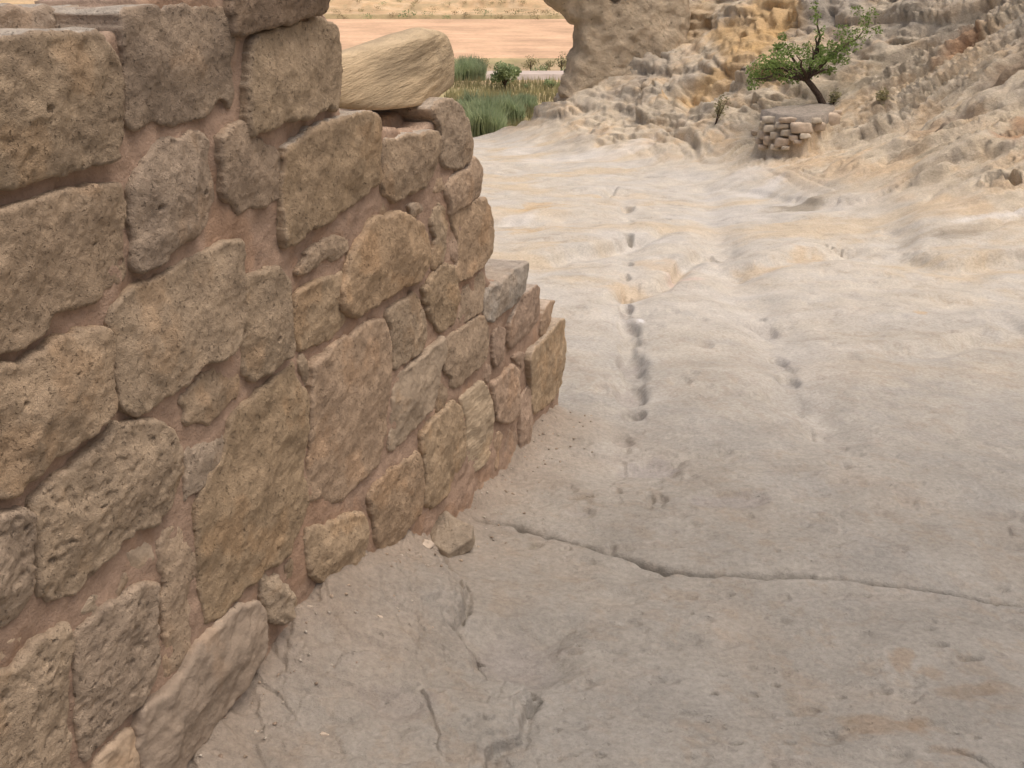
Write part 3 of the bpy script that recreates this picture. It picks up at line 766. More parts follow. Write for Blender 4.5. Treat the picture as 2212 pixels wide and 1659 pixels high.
# (frame, outline, proud, colour, dark lichen, extra)
ST = [
 (g1, [(-600, 300), (-150, 270), (0, 262), (300, 245), (770, 235), (800, 290), (870, 450), (920, 600), (930, 900), (930, 1000), (900, 1130), (880, 1190), (650, 1250), (560, 1290), (420, 1300), (330, 1345), (180, 1370), (100, 1400), (60, 1420), (-150, 1480), (-600, 1600)], .035, GRY, .75, dict(depth=.2, pitty=.8, lit_top=.8)),
 (g1, [(900, 100), (1000, 60), (1330, 50), (1700, 30), (1760, 60), (1760, 250), (1755, 450), (1765, 700), (1740, 830), (1690, 700), (1610, 770), (1580, 880), (1480, 880), (1300, 945), (1210, 930), (1180, 900), (1080, 950), (1030, 970), (960, 950), (945, 860), (945, 700), (940, 450), (910, 200)], .022, GRY, .85, dict(depth=.2, R=.010, lit_top=.8)),
 (g2, [(-100, -220), (200, -260), (545, -200), (550, 60), (520, 100), (510, 120), (400, 140), (340, 150), (180, 190), (60, 230), (20, 260), (-100, 250), (-110, 100)], .05, BRO, .7, dict(depth=.4)),
 (g2, [(20, 270), (150, 215), (350, 170), (530, 135), (600, 150), (640, 200), (665, 300), (670, 400), (690, 500), (680, 640), (650, 740), (620, 830), (580, 800), (550, 800), (490, 840), (400, 890), (330, 870), (280, 890), (220, 900), (160, 950), (80, 960), (0, 1010), (-30, 1000), (-40, 850), (-20, 500)], .032, GRY, .4, dict(depth=.2, R=.022, lit_top=.4)),
 (g0, [(287, 415), (290, 395), (325, 350), (345, 315), (385, 300), (432, 288), (455, 282), (472, 300), (474, 330), (466, 350), (478, 390), (482, 428), (464, 467), (458, 496), (408, 526), (370, 558), (359, 572), (321, 587), (303, 590), (295, 555), (300, 511), (292, 467)], .030, GRY, .6, dict(R=.025, bulge=.016, pitty=.5)),
 (g0, [(474, 290), (500, 268), (535, 260), (548, 275), (552, 300), (590, 312), (614, 325), (617, 370), (618, 420), (600, 440), (578, 447), (560, 455), (545, 450), (530, 465), (522, 470), (515, 455), (510, 440), (498, 436), (488, 428), (484, 390), (478, 350)], .022, TAN, .45, {}),
 (g0, [(-140, 500), (-60, 472), (0, 455), (58, 440), (146, 417), (204, 405), (277, 397), (285, 440), (288, 510), (292, 560), (291, 599), (286, 622), (254, 631), (240, 652), (225, 663), (205, 660), (187, 669), (175, 674), (150, 672), (128, 677), (125, 695), (99, 730), (70, 745), (44, 759), (0, 768), (-140, 800)], .034, TAN, .25, dict(pitty=.5, maxv=10000)),
 (g3, [(900, 860), (960, 780), (1080, 690), (1200, 640), (1420, 510), (1640, 400), (1760, 340), (1850, 360), (1840, 560), (1830, 760), (1830, 960), (1790, 1080), (1760, 1200), (1650, 1240), (1500, 1300), (1400, 1420), (1280, 1520), (1150, 1590), (1010, 1690), (940, 1600), (910, 1500), (900, 1400), (890, 1150), (860, 1000), (880, 920)], .030, GRY, .42, dict(R=.022, maxv=9000)),
 (g0, [(-100, 850), (-40, 830), (0, 814), (29, 791), (76, 791), (99, 768), (140, 741), (175, 721), (222, 715), (242, 706), (257, 730), (260, 765), (257, 809), (265, 838), (262, 870), (258, 897), (242, 908), (222, 929), (192, 958), (175, 978), (140, 993), (128, 1010), (105, 1031), (73, 1051), (58, 1077), (44, 1080), (18, 1080), (9, 1057), (6, 1005), (0, 960), (-100, 950)], .045, TAN, .18, dict(R=.03, bulge=.02, pitty=.4)),
 (g0, [(-120, 955), (-20, 960), (2, 968), (4, 1000), (4, 1040), (0, 1062), (-120, 1090)], .015, TAN, .2, {}),
 (g5, [(1040, 260), (1180, 250), (1250, 290), (1330, 360), (1370, 480), (1380, 620), (1370, 760), (1340, 880), (1290, 970), (1210, 1060), (1100, 1090), (1040, 1080), (1020, 1150), (960, 1160), (920, 1260), (840, 1310), (760, 1400), (690, 1500), (640, 1580), (540, 1610), (440, 1640), (370, 1600), (340, 1560), (335, 1450), (340, 1300), (300, 1060), (285, 950), (300, 850), (400, 740), (520, 640), (620, 570), (740, 470), (860, 360), (940, 300)], .034, GRY, .4, dict(R=.026, bulge=.018, pitty=1.2, maxv=10000)),
 (g5, [(-400, 1080), (-150, 1010), (0, 1000), (100, 960), (200, 930), (265, 970), (280, 1050), (318, 1120), (312, 1300), (325, 1450), (330, 1540), (300, 1630), (220, 1745), (130, 1825), (0, 1905), (-400, 2050)], .040, GRY, .3, dict(R=.03, bulge=.02, pitty=1.3, rough=1.3)),
 (g0, [(402, 852), (432, 823), (455, 803), (490, 779), (513, 771), (523, 800), (526, 823), (525, 846), (513, 864), (484, 888), (461, 908), (452, 917), (437, 913), (420, 917), (405, 924), (400, 914), (402, 888), (393, 866)], .018, TAN, .15, dict(R=.02)),
 (g5, [(1390, 500), (1450, 430), (1560, 330), (1670, 255), (1695, 280), (1690, 400), (1680, 500), (1640, 600), (1570, 680), (1540, 750), (1460, 800), (1400, 850), (1390, 860), (1385, 700), (1390, 600)], .016, PLE, .1, dict(R=.018)),
 (g5, [(1390, 400), (1500, 340), (1515, 370), (1430, 430), (1390, 445)], .006, PLE, .1, dict(R=.008)),
 (g0, [(434, 1092), (443, 1057), (478, 1010), (492, 985), (498, 950), (502, 920), (520, 890), (553, 861), (586, 831), (620, 805), (643, 781), (648, 790), (652, 820), (668, 850), (671, 930), (668, 986), (659, 1006), (662, 1043), (667, 1090), (662, 1123), (646, 1163), (640, 1190), (613, 1213), (580, 1236), (553, 1260), (534, 1287), (513, 1311), (490, 1338), (467, 1344), (455, 1350), (449, 1321), (446, 1292), (438, 1233), (434, 1160)], .028, TAN, .3, dict(maxv=10000, pitty=.3, R=.02)),
 (g4, [(282, 1080), (300, 1045), (320, 1060), (340, 1110), (358, 1180), (358, 1280), (344, 1285), (300, 1180)], .012, GRY, .2, dict(R=.008)),
 (g0, [(537, 607), (554, 596), (580, 585), (606, 578), (626, 588), (636, 608), (638, 648), (636, 715), (640, 755), (626, 775), (600, 795), (580, 811), (560, 823), (551, 823), (540, 814), (532, 794), (532, 765), (535, 706), (537, 650)], .030, GRY, .6, dict(R=.022, pitty=.4)),
 (g0, [(678, 791), (703, 768), (740, 741), (780, 708), (820, 685), (830, 688), (843, 715), (850, 748), (850, 825), (845, 870), (848, 930), (842, 970), (833, 1010), (806, 1026), (780, 1046), (760, 1063), (753, 1083), (733, 1090), (713, 1083), (684, 1086), (673, 1088), (673, 1046), (676, 996), (677, 930), (677, 830)], .026, WRM, .35, dict(maxv=8000, pitty=.25)),
 (g4, [(275, 640), (380, 600), (500, 550), (590, 500), (605, 520), (605, 620), (590, 700), (590, 880), (540, 930), (460, 980), (350, 1040), (290, 1010), (262, 960), (262, 760)], .020, TAN, .25, dict(R=.02)),
 (g4, [(270, 540), (330, 430), (330, 380), (450, 310), (560, 280), (610, 290), (620, 330), (600, 390), (540, 440), (490, 460), (470, 410), (430, 450), (370, 510)], .018, TAN, .2, dict(R=.014)),
 (g4, [(650, 420), (700, 330), (760, 270), (800, 180), (900, 150), (980, 130), (1060, 180), (1125, 220), (1150, 300), (1160, 420), (1125, 530), (1090, 600), (1000, 600), (960, 640), (900, 680), (830, 720), (760, 770), (700, 830), (640, 810), (600, 780), (592, 720), (602, 620), (630, 540)], .045, WRM, .4, dict(R=.03, bulge=.018)),
 (g0, [(620, 324), (640, 306), (676, 280), (716, 262), (745, 248), (772, 240), (800, 238), (826, 252), (832, 277), (834, 320), (831, 350), (836, 376), (827, 400), (812, 408), (800, 428), (775, 443), (751, 461), (728, 478), (700, 490), (663, 501), (663, 515), (650, 531), (624, 538), (622, 490), (622, 440), (622, 380)], .032, TAN, .5, dict(R=.02, depth=.2, lit_top=.7, maxv=8000)),
 (g2, [(975, 1050), (1100, 1010), (1250, 985), (1330, 965), (1385, 1000), (1378, 1100), (1368, 1200), (1340, 1290), (1270, 1400), (1180, 1440), (1100, 1500), (1060, 1500), (1000, 1460), (975, 1380), (970, 1290), (978, 1150)], .035, TAN, .65, dict(R=.026, depth=.2, lit_top=.8, bulge=.015)),
 (g2, [(1390, 750), (1480, 735), (1560, 790), (1590, 900), (1610, 1000), (1620, 1100), (1610, 1180), (1580, 1230), (1500, 1260), (1450, 1260), (1395, 1200), (1385, 1100), (1392, 1000), (1345, 870), (1340, 800)], .030, GRY, .3, dict(R=.03, depth=.2, lit_top=.6)),
 (g2, [(1425, 1400), (1480, 1290), (1570, 1262), (1620, 1175), (1650, 1160), (1680, 1220), (1690, 1320), (1680, 1430), (1640, 1490), (1580, 1530), (1500, 1570), (1462, 1600), (1450, 1520)], .028, WRM, .25, dict(R=.028, depth=.2, lit_top=.4)),
 (g2, [(1312, 1430), (1340, 1340), (1380, 1310), (1400, 1340), (1400, 1410), (1350, 1440)], .012, WRM, .2, dict(R=.012)),
 (g4, [(1280, 150), (1350, 110), (1460, 40), (1500, 35), (1530, 80), (1545, 180), (1540, 300), (1530, 420), (1480, 490), (1420, 540), (1360, 580), (1320, 590), (1300, 500), (1332, 460), (1332, 300), (1300, 200)], .030, WRM, .3, dict(R=.028, depth=.2, lit_top=.3)),
 (g4, [(1262, 220), (1290, 190), (1318, 240), (1326, 330), (1318, 440), (1290, 460), (1258, 420)], .014, PNK, .1, dict(R=.012)),
 (g4, [(1140, 180), (1180, 110), (1240, 60), (1258, 150), (1253, 300), (1248, 420), (1190, 490), (1142, 520), (1142, 400), (1165, 300)], .022, GRY, .3, dict(R=.012, ragged=1.8)),
 (g4, [(1000, 80), (1050, 65), (1085, 70), (1090, 130), (1050, 165), (1020, 165)], .024, PLE, .1, dict(R=.006)),
 (g4, [(1505, 650), (1600, 575), (1700, 490), (1768, 440), (1770, 520), (1745, 640), (1690, 720), (1620, 790), (1540, 850), (1512, 840), (1497, 780)], .030, (.36, .315, .26), .35, dict(R=.02, depth=.30, lit_top=.0)),
 (g4, [(1650, 830), (1700, 740), (1720, 690), (1780, 640), (1840, 600), (1855, 620), (1858, 740), (1850, 830), (1790, 900), (1720, 970), (1660, 1020), (1642, 950)], .024, PNK, .2, dict(R=.016, depth=.2, lit_top=.5)),
 (g4, [(1862, 760), (1900, 720), (1955, 690), (1940, 760), (1930, 850), (1910, 910), (1870, 940), (1845, 930)], .020, PNK, .2, dict(R=.012, depth=.2, lit_top=.4)),
 (g4, [(1800, 1020), (1870, 960), (1930, 880), (1960, 830), (2010, 825), (2012, 900), (2010, 1080), (2000, 1200), (1990, 1290), (1960, 1330), (1900, 1400), (1840, 1440), (1818, 1430), (1812, 1290), (1794, 1200), (1778, 1100)], .036, TAN, .5, dict(R=.014, depth=.2, lit_top=.4)),
 (g4, [(1545, 930), (1570, 880), (1610, 870), (1640, 890), (1638, 990), (1620, 1070), (1590, 1130), (1560, 1140), (1542, 1080)], .022, PNK, .1, dict(R=.018)),
 (g4, [(1240, 960), (1330, 900), (1440, 820), (1480, 795), (1510, 830), (1520, 920), (1510, 1010), (1490, 1100), (1420, 1170), (1360, 1230), (1300, 1280), (1272, 1270), (1272, 1200), (1240, 1180), (1236, 1090)], .026, TAN, .2, dict(R=.022)),
 (g4, [(1350, 650), (1420, 570), (1480, 510), (1498, 560), (1492, 700), (1468, 770), (1400, 830), (1335, 860), (1328, 800), (1350, 740)], .018, TAN, .2, dict(R=.018)),
 (g4, [(1080, 630), (1130, 580), (1200, 480), (1250, 465), (1290, 510), (1320, 600), (1338, 690), (1318, 800), (1300, 870), (1240, 900), (1210, 905), (1160, 840), (1132, 760)], .028, TAN, .5, dict(R=.024, ragged=1.5)),
 (g4, [(850, 790), (900, 740), (960, 700), (1040, 650), (1075, 680), (1095, 750), (1122, 850), (1125, 990), (1100, 1030), (1020, 1080), (960, 1120), (910, 1160), (902, 1120), (893, 960), (873, 880)], .022, GRY, .2, dict(R=.018)),
 (g4, [(915, 1230), (950, 1180), (1040, 1110), (1140, 1020), (1200, 960), (1218, 940), (1230, 1000), (1225, 1090), (1188, 1150), (1188, 1250), (1176, 1340), (1140, 1420), (1090, 1500), (1010, 1590), (960, 1640), (920, 1684), (886, 1684), (892, 1600), (898, 1450)], .026, PLE, .2, dict(R=.018, mat='smooth')),
 (g4, [(1194, 1250), (1220, 1230), (1245, 1260), (1245, 1330), (1210, 1420), (1184, 1440), (1178, 1400)], .014, TAN, .1, dict(R=.012)),
 (g7, [(1084, 330), (1150, 230), (1230, 170), (1290, 100), (1330, 140), (1365, 220), (1378, 330), (1378, 480), (1350, 560), (1310, 640), (1260, 720), (1200, 790), (1140, 810), (1112, 780), (1112, 650), (1095, 500), (1085, 400)], .026, TAN, .15, dict(R=.02)),
 (g7, [(1325, 100), (1380, 50), (1430, 0), (1470, -20), (1510, 20), (1540, 120), (1550, 250), (1545, 400), (1520, 490), (1470, 560), (1430, 590), (1392, 570), (1390, 500), (1385, 300), (1365, 200)], .020, YEL, .0, dict(R=.02, mat='banded')),
 (g7, [(748, 740), (790, 640), (860, 580), (930, 540), (1020, 470), (1065, 420), (1085, 560), (1100, 700), (1088, 830), (1020, 920), (960, 1000), (910, 1080), (870, 1150), (830, 1140), (800, 1060), (780, 950), (762, 870)], .024, WRM, .3, dict(R=.024, ragged=1.4, pitty=.3)),
 (g7, [(380, 960), (430, 930), (530, 900), (640, 840), (700, 830), (735, 870), (735, 980), (720, 1080), (690, 1190), (620, 1260), (560, 1310), (500, 1300), (440, 1300), (400, 1260), (380, 1150), (378, 1040)], .036, TAN, .35, dict(R=.034, bulge=.02)),
 (g7, [(70, 1290), (130, 1240), (190, 1270), (250, 1350), (230, 1440), (250, 1500), (200, 1560), (160, 1570), (130, 1520), (110, 1430), (80, 1400)], .038, PLE, .1, dict(R=.022, rough=1.8, ragged=1.6)),
 (g7, [(185, 1170), (260, 1120), (285, 1250), (288, 1400), (272, 1500), (255, 1440), (258, 1340), (200, 1260)], .010, TAN, .1, dict(R=.01)),
 (g4, [(1545, 1230), (1600, 1200), (1680, 1110), (1718, 1140), (1722, 1250), (1716, 1400), (1698, 1480), (1640, 1500), (1570, 1490), (1555, 1420), (1545, 1330)], .026, PNK, .1, dict(R=.022)),
 (g0, [(1131, 858), (1146, 830), (1154, 838), (1155, 881), (1152, 931), (1136, 979), (1127, 986), (1124, 946), (1127, 896)], .018, PNK, .15, dict(R=.014)),
 (g7, [(1562, 300), (1610, 310), (1600, 400), (1580, 500), (1552, 580), (1548, 450)], .012, PNK, .05, dict(R=.01)),
 (g7, [(1630, 300), (1700, 280), (1708, 400), (1690, 520), (1640, 600), (1612, 560), (1620, 420)], .010, PNK, .1, dict(R=.012)),
 (g7, [(1440, 620), (1520, 560), (1530, 640), (1500, 740), (1450, 760), (1425, 700)], .008, PNK, .05, dict(R=.012)),
 (g4, [(1482, 1100), (1520, 1110), (1530, 1200), (1510, 1240), (1488, 1220)], .012, PNK, .1, dict(R=.01)),
 (g4, [(1650, 1075), (1730, 1025), (1770, 1070), (1782, 1180), (1738, 1240), (1732, 1140), (1690, 1100)], .014, PNK, .1, dict(R=.012)),
 (g4, [(800, 30), (850, 0), (860, 100), (830, 160), (805, 130)], .010, TAN, .1, dict(R=.008)),
 (g4, [(880, 740), (930, 690), (985, 655), (990, 670), (940, 715), (895, 755)], .010, PLE, .1, dict(R=.008)),
 (g6, [(605, 720), (640, 640), (720, 560), (800, 490), (860, 420), (930, 400), (1000, 310), (1130, 285), (1205, 300), (1205, 400), (1172, 480), (1184, 600), (1206, 720), (1210, 860), (1196, 960), (1160, 1060), (1090, 1180), (1000, 1260), (920, 1350), (850, 1440), (780, 1530), (720, 1600), (680, 1620), (650, 1570), (640, 1400), (624, 1300), (618, 1100), (605, 950), (604, 800)], .030, GRY, .4, dict(R=.026, pitty=1.2, maxv=9000)),
 (g6, [(1290, -150), (1370, -90), (1420, 0), (1480, 100), (1500, 150), (1476, 250), (1465, 400), (1448, 550), (1438, 700), (1418, 850), (1380, 960), (1320, 1030), (1262, 1060), (1236, 1000), (1236, 800), (1222, 600), (1205, 450), (1250, 300), (1178, 180), (1170, 60), (1195, 0), (1230, -80)], .016, TAN, .2, dict(R=.02)),
 (g6, [(962, 60), (1040, 20), (1120, -20), (1148, 10), (1156, 80), (1146, 200), (1110, 250), (1020, 275), (992, 230), (972, 140)], .014, PLE, .1, dict(R=.016, mat='smooth')),
 (g6, [(612, 510), (680, 430), (770, 350), (808, 390), (798, 490), (760, 590), (680, 640), (655, 560)], .018, PLE, .1, dict(R=.02)),
 (g6, [(872, 390), (900, 270), (940, 190), (966, 230), (956, 310), (905, 398)], .014, PLE, .1, dict(R=.014)),
 (g5, [(1172, 1200), (1220, 1110), (1290, 1040), (1340, 1050), (1320, 1100), (1260, 1130), (1205, 1220)], .012, YEL, .0, dict(R=.012)),
 (g6, [(-400, 1150), (-150, 1050), (0, 975), (150, 925), (205, 845), (285, 745), (400, 660), (500, 600), (530, 620), (548, 740), (548, 940), (550, 1150), (546, 1250), (512, 1350), (546, 1400), (546, 1900), (-400, 1900)], .030, GRY, .3, dict(R=.026, pitty=1.2, maxv=9000)),
 (g6, [(-400, 830), (-150, 770), (0, 745), (120, 700), (210, 680), (236, 740), (198, 820), (146, 880), (60, 948), (0, 968), (-400, 1060)], .014, TAN, .1, dict(R=.02, mat='smooth')),
 (g6, [(1070, 1500), (1105, 1340), (1105, 1240), (1250, 1125), (1350, 1040), (1430, 935), (1500, 785), (1600, 675), (1700, 585), (1800, 492), (1930, 432), (2000, 442), (2020, 540), (2030, 660), (2010, 820), (1950, 930), (1860, 1060), (1800, 1160), (1700, 1310), (1600, 1440), (1500, 1560), (1430, 1660), (1400, 1750), (1380, 1950), (1120, 1950), (1112, 1600)], .045, (.305, .240, .176), .05, dict(R=.035, bulge=.025, mat='smooth', maxv=9000)),
 (g6, [(740, 1650), (830, 1520), (940, 1392), (1020, 1375), (1056, 1440), (1084, 1530), (1100, 1650), (1095, 1950), (660, 1950)], .022, TAN, .1, dict(R=.03, mat='smooth')),
 (g6, [(560, 1420), (600, 1350), (640, 1600), (650, 1900), (560, 1900)], -.004, BRO, .1, dict(R=.012)),
]
wall_base = np.array([WO[0], WO[1], -.17])
wall = thing('stone_wall', wall_base, 'ruined wall of rough tan stones in reddish mortar along the left', 'wall')
MATS = {'smooth': M_SMOOTH, 'banded': M_BANDED}
for i, (fr, pts, proud, col, dark, ex) in enumerate(ST):
    ex = dict(ex); mt = MATS.get(ex.pop('mat', ''), M_STONE)
    jitter = 1.0 + RNG.uniform(-.11, .11); proud *= .95
    hue = RNG.uniform(-.028, .036); c = (col[0] * jitter * (1 + hue * .4), col[1] * jitter, col[2] * jitter * (1 - hue * 1.6))
    make_stone('stone', [fr(*p) for p in pts], WO, WT, WN, proud, mt, wall, wall_base, c, dark=dark, seed=1000 + i * 31,
               tilt=(RNG.uniform(-.05, .05), RNG.uniform(-.05, .05)), **ex)
# the row behind the first course at the upper left
make_stone('stone', [g1(*p) for p in [(-900, 70), (-150, 60), (300, 52), (700, 55), (880, 40), (905, 120), (915, 420), (400, 460), (-900, 500)]], WO, WT, WN, -.12, M_STONE, wall, wall_base, PLE, dark=.25, seed=3001, depth=.3, R=.04, lit_top=.9)
make_stone('stone', [g0(*p) for p in [(820, 262), (880, 236), (960, 222), (985, 240), (990, 330), (830, 330)]], WO, WT, WN, -.09, M_MORTAR, wall, wall_base, PNK, dark=.1, seed=3002, depth=.3, R=.03, lit_top=.2)

# mortar core: one rough-faced body behind the stones
CORE = [(-420, 110), (180, 78), (255, 74), (262, 40), (300, 10), (420, -40), (660, -60), (700, 20), (722, 60), (735, 120), (738, 200), (735, 262), (800, 262), (830, 280), (900, 290), (945, 262), (985, 240), (1006, 300), (1012, 350), (1032, 380), (1034, 430), (1052, 460), (1048, 540), (1056, 612), (1110, 610), (1130, 640), (1160, 650), (1182, 690), (1212, 720), (1210, 800), (1206, 905), (1160, 1000), (1090, 1085), (1010, 1150), (870, 1275), (700, 1390), (640, 1480), (560, 1570), (470, 1760), (330, 2100), (-420, 2300)]
P = chaikin([plane_px(x, y, WO, WT, WN, 0.0) for x, y in CORE], 1)
x0, y0 = P.min(0); x1, y1 = P.max(0)
g = .007
make_stone('mortar', CORE, WO, WT, WN, .006, M_MORTAR, wall, wall_base, (.362, .255, .184), dark=.08, R=.02, depth=.24, bulge=0, rough=1.0, seed=4001, maxv=160000, gmin=.0045, ragged=1.5)

# ================================================================== LOOSE ROCKS (convex, softened)
def hull_planes(pts):
    bm = bmesh.new()
    for p in pts: bm.verts.new(p)
    bmesh.ops.convex_hull(bm, input=bm.verts)
    bm.normal_update()
    pl = [(np.array(f.normal), float(Vector(f.normal).dot(f.verts[0].co))) for f in bm.faces]
    bm.free()
    return pl

def sphere_grid(nu, nv):
    u = np.linspace(0, 2 * math.pi, nu, endpoint=False); v = np.linspace(0, math.pi, nv + 1)
    U, Vv = np.meshgrid(u, v)
    D = np.stack([np.sin(Vv) * np.cos(U), np.sin(Vv) * np.sin(U), np.cos(Vv)], -1).reshape(-1, 3)
    ids = np.arange(nu * (nv + 1)).reshape(nv + 1, nu); nx = np.roll(ids, -1, 1)
    F = np.stack([ids[:-1], ids[1:], nx[1:], nx[:-1]], -1).reshape(-1, 4)
    return D, F

def rock(name, pts, mat, col, soft=18.0, rough=.02, freq=6.0, nu=64, nv=40, seed=0, parent=None, base=None, dark=.2, stretch=(1, 1, 1), var=.12, roll=0.0):
    pts = np.asarray(pts, float)
    c = pts.mean(0)
    pl = hull_planes([tuple(p) for p in (pts - c)])
    D, F = sphere_grid(nu, nv)
    inv = np.zeros(len(D))
    n = np.array([p[0] for p in pl]); dd = np.maximum(np.array([p[1] for p in pl]), 1e-3)
    kk = np.maximum(D @ n.T, 0) / dd
    inv = (np.maximum(kk, 1e-9) ** soft).sum(1) ** (1 / soft)
    r = 1 / inv
    Vv = D * r[:, None] + c
    sx, sy, sz = stretch
    X0 = Vv[:, 0] * math.cos(roll) + Vv[:, 2] * math.sin(roll); Z0 = Vv[:, 2] * math.cos(roll) - Vv[:, 0] * math.sin(roll)
    f1 = fbm(X0 * freq * sx, Vv[:, 1] * freq * sy, Z0 * freq * sz, octaves=5, seed=seed, gain=.55)
    Vv = Vv + D * (rough * f1)[:, None]
    p2 = fbm(X0 * freq * 2 * sx, Vv[:, 1] * freq * 2 * sy, Z0 * freq * 2 * sz, octaves=3, seed=seed + 3)
    t = np.array(col)[None] * (1 + var * p2)[:, None]
    l = (dark * ss(.05, .6, fbm(Vv[:, 0] * freq, Vv[:, 1] * freq, Vv[:, 2] * freq, octaves=3, seed=seed + 7)))[:, None]
    t = t * (1 - l) + np.array(col) * np.array([.5, .52, .56]) * l
    b = Vv.min(0) * np.array([0, 0, 1]) + c * np.array([1, 1, 0]) if base is None else np.array(base)
    return mesh_obj(name, Vv - b, F, mat, parent=parent, tint=np.clip(t, .01, .9), loc=b if parent is None else None), b

def px3(px, py, t):
    return np.array([0, 0, EYE]) + ray(px, py) * t

# the yellow boulder lying on the wall top
def wall_t(px, py):
    d = ray(px, py); return float(((WO - np.array([0, 0, EYE])) @ WN) / (d @ WN))
BP = [px3(x, y, wall_t(x, y) + o) for x, y, o in [
    (690, 128, .20), (929, 82, .07), (921, 232, .06), (690, 232, .20), (830, 244, .08), (966, 70, .28), (987, 118, .30), (985, 185, .24), (960, 206, .18),
    (897, 57, .34), (770, 96, .38), (975, 190, .48), (700, 215, .52), (962, 88, .52), (700, 120, .52), (935, 60, .30)]]
bo, _ = rock('boulder', BP, M_BOULDER, (.48, .37, .235), soft=26, rough=.014, freq=6, nu=150, nv=100, seed=5, dark=.25, stretch=(.35, .35, 2.6), var=.22, roll=.30)
tag(bo, 'large pale yellow boulder lying on top of the ruined wall', 'boulder')

# broken block lying at the wall foot
c0 = ghit(978, 1165)
K = np.linalg.norm(c0 - np.array([0, 0, EYE]))
def at(px, py, t=K, dz=0): return px3(px, py, t * 1.0) + np.array([0, 0, dz])
tt = c0[1] / ray(978, 1165)[1]
RP = [px3(960, 1100, tt * 1.00), px3(985, 1118, tt * .985), px3(1024, 1136, tt * .975), px3(1020, 1160, tt * .965), px3(970, 1200, tt * .955), px3(935, 1175, tt * .965), px3(925, 1150, tt * .985), px3(940, 1120, tt * 1.0)]
RP = RP + [p + np.array([0.0, .01, -.055]) for p in RP]
rk, _ = rock('broken_block', RP, M_STONE, (.40, .325, .24), soft=34, rough=.010, freq=16, nu=80, nv=50, seed=9, dark=.3)
tag(rk, 'small pale broken block of stone on the floor at the wall foot', 'rock')
for i, (px, py, r_) in enumerate([(925, 1182, 15), (820, 1333, 9), (705, 1590, 14), (665, 1310, 10)]):
    c = ghit(px, py); rr = r_ * c[1] / FPX
    pts = c + RNG.normal(0, 1, (14, 3)) * np.array([rr, rr, rr * .6]) * .8 + np.array([0, 0, rr * .3])
    o_, _ = rock('stone_chip', pts, M_SMOOTH, (.50, .41, .32), soft=20, rough=rr * .25, freq=.5 / rr, nu=28, nv=18, seed=20 + i)
    tag(o_, ['angular stone chip beside the broken block at the wall foot', 'tiny pale stone chip on the floor below the rounded base stone', 'pale flake of stone near the long smooth base stone of the wall', 'small chip in the mortar rubble between the lowest wall stones'][i], 'stone', 'stone chips at the wall foot')

# grit shed by the joints along the wall foot
rg = np.random.default_rng(31)
Dg, Fg = sphere_grid(7, 5)
GV = []; GF = []; GT = []
for k in range(200):
    s_ = rg.uniform(-.35, 2.7); off = .02 + abs(rg.normal(0, .11)); rr = rg.uniform(.002, .0055)
    p = WO + WT * s_ + WN * off; p[2] = float(_gz(np.array([p[0]]), np.array([p[1]]))[0]) + rr * .3
    v = p + Dg * (rr * (1 + .35 * rg.normal(0, 1, (len(Dg), 1)))) * np.array([1, 1, .65])
    GF.append(Fg + len(GV) * len(Dg)); GV.append(v); GT.append(np.tile(np.array([(.40, .31, .23), (.33, .25, .185), (.46, .40, .33)][rg.integers(3)]) * rg.uniform(.8, 1.1), (len(Dg), 1)))
tag(mesh_obj('wall_foot_grit', np.vstack(GV), np.vstack(GF), M_SMOOTH, tint=np.vstack(GT), smooth=False), 'loose stone grit scattered on the floor along the wall foot', 'grit', kind='stuff')

# ================================================================== ROCK ARCH and hanging blocks at the back
FT = np.array([1.0, 0, 0]); FN = np.array([0, -1.0, 0])
def far_rock(name, pts, y, col, dark, R, depth, seed, label, mat=M_CLIFF, bulge=.10, ragged=1.0, kd=14.0, tilt=(0, 0)):
    O = np.array([0, y, 0.0])
    Pz = np.array([plane_px(px, py, O, FT, FN, 0) for px, py in pts])
    base = np.array([Pz[:, 0].mean(), y + depth * .5, Pz[:, 1].min()])
    o = make_stone(name, pts, O, FT, FN, 0, mat, None, np.zeros(3), col, dark=dark, R=R, depth=depth, bulge=bulge, rough=1.7, pitty=.5, seed=seed, maxv=6000, gmin=.012, ragged=ragged, kd=kd, tilt=tilt)
    tag(o, label, 'rock'); return o
far_rock('rock_pillar', [(1150, -90), (1172, -10), (1198, 12), (1222, 38), (1246, 50), (1250, 90), (1243, 130), (1232, 160), (1215, 210), (1260, 250), (1400, 230), (1480, 160), (1500, 60), (1500, -140), (1200, -140)], 20.9, (.60, .48, .335), .2, .35, 1.6, 6001, 'leaning tan rock pillar with an overhanging lip at the valley edge', tilt=(-.15, -.3))

# ================================================================== ALMOND TREE and its dry-stone planter
def tube(path, radii, sides=8):
    V = []; F = []
    path = [np.array(p, float) for p in path]
    for i, p in enumerate(path):
        d = path[min(i + 1, len(path) - 1)] - path[max(i - 1, 0)]
        d /= np.linalg.norm(d) + 1e-9
        a = np.cross(d, [0, 0, 1.0]) if abs(d[2]) < .9 else np.cross(d, [1.0, 0, 0])
        a /= np.linalg.norm(a); b = np.cross(d, a)
        for k in range(sides):
            t = 2 * math.pi * k / sides
            V.append(p + radii[i] * (math.cos(t) * a + math.sin(t) * b))
    for i in range(len(path) - 1):
        for k in range(sides):
            k2 = (k + 1) % sides
            F.append((i * sides + k, i * sides + k2, (i + 1) * sides + k2, (i + 1) * sides + k))
    F.append(tuple(range(sides - 1, -1, -1))); F.append(tuple(range((len(path) - 1) * sides, len(path) * sides)))
    return V, F

def join(parts):
    V = []; F = []
    for v, f in parts:
        o = len(V); V += list(v); F += [tuple(i + o for i in q) for q in f]
    return V, F

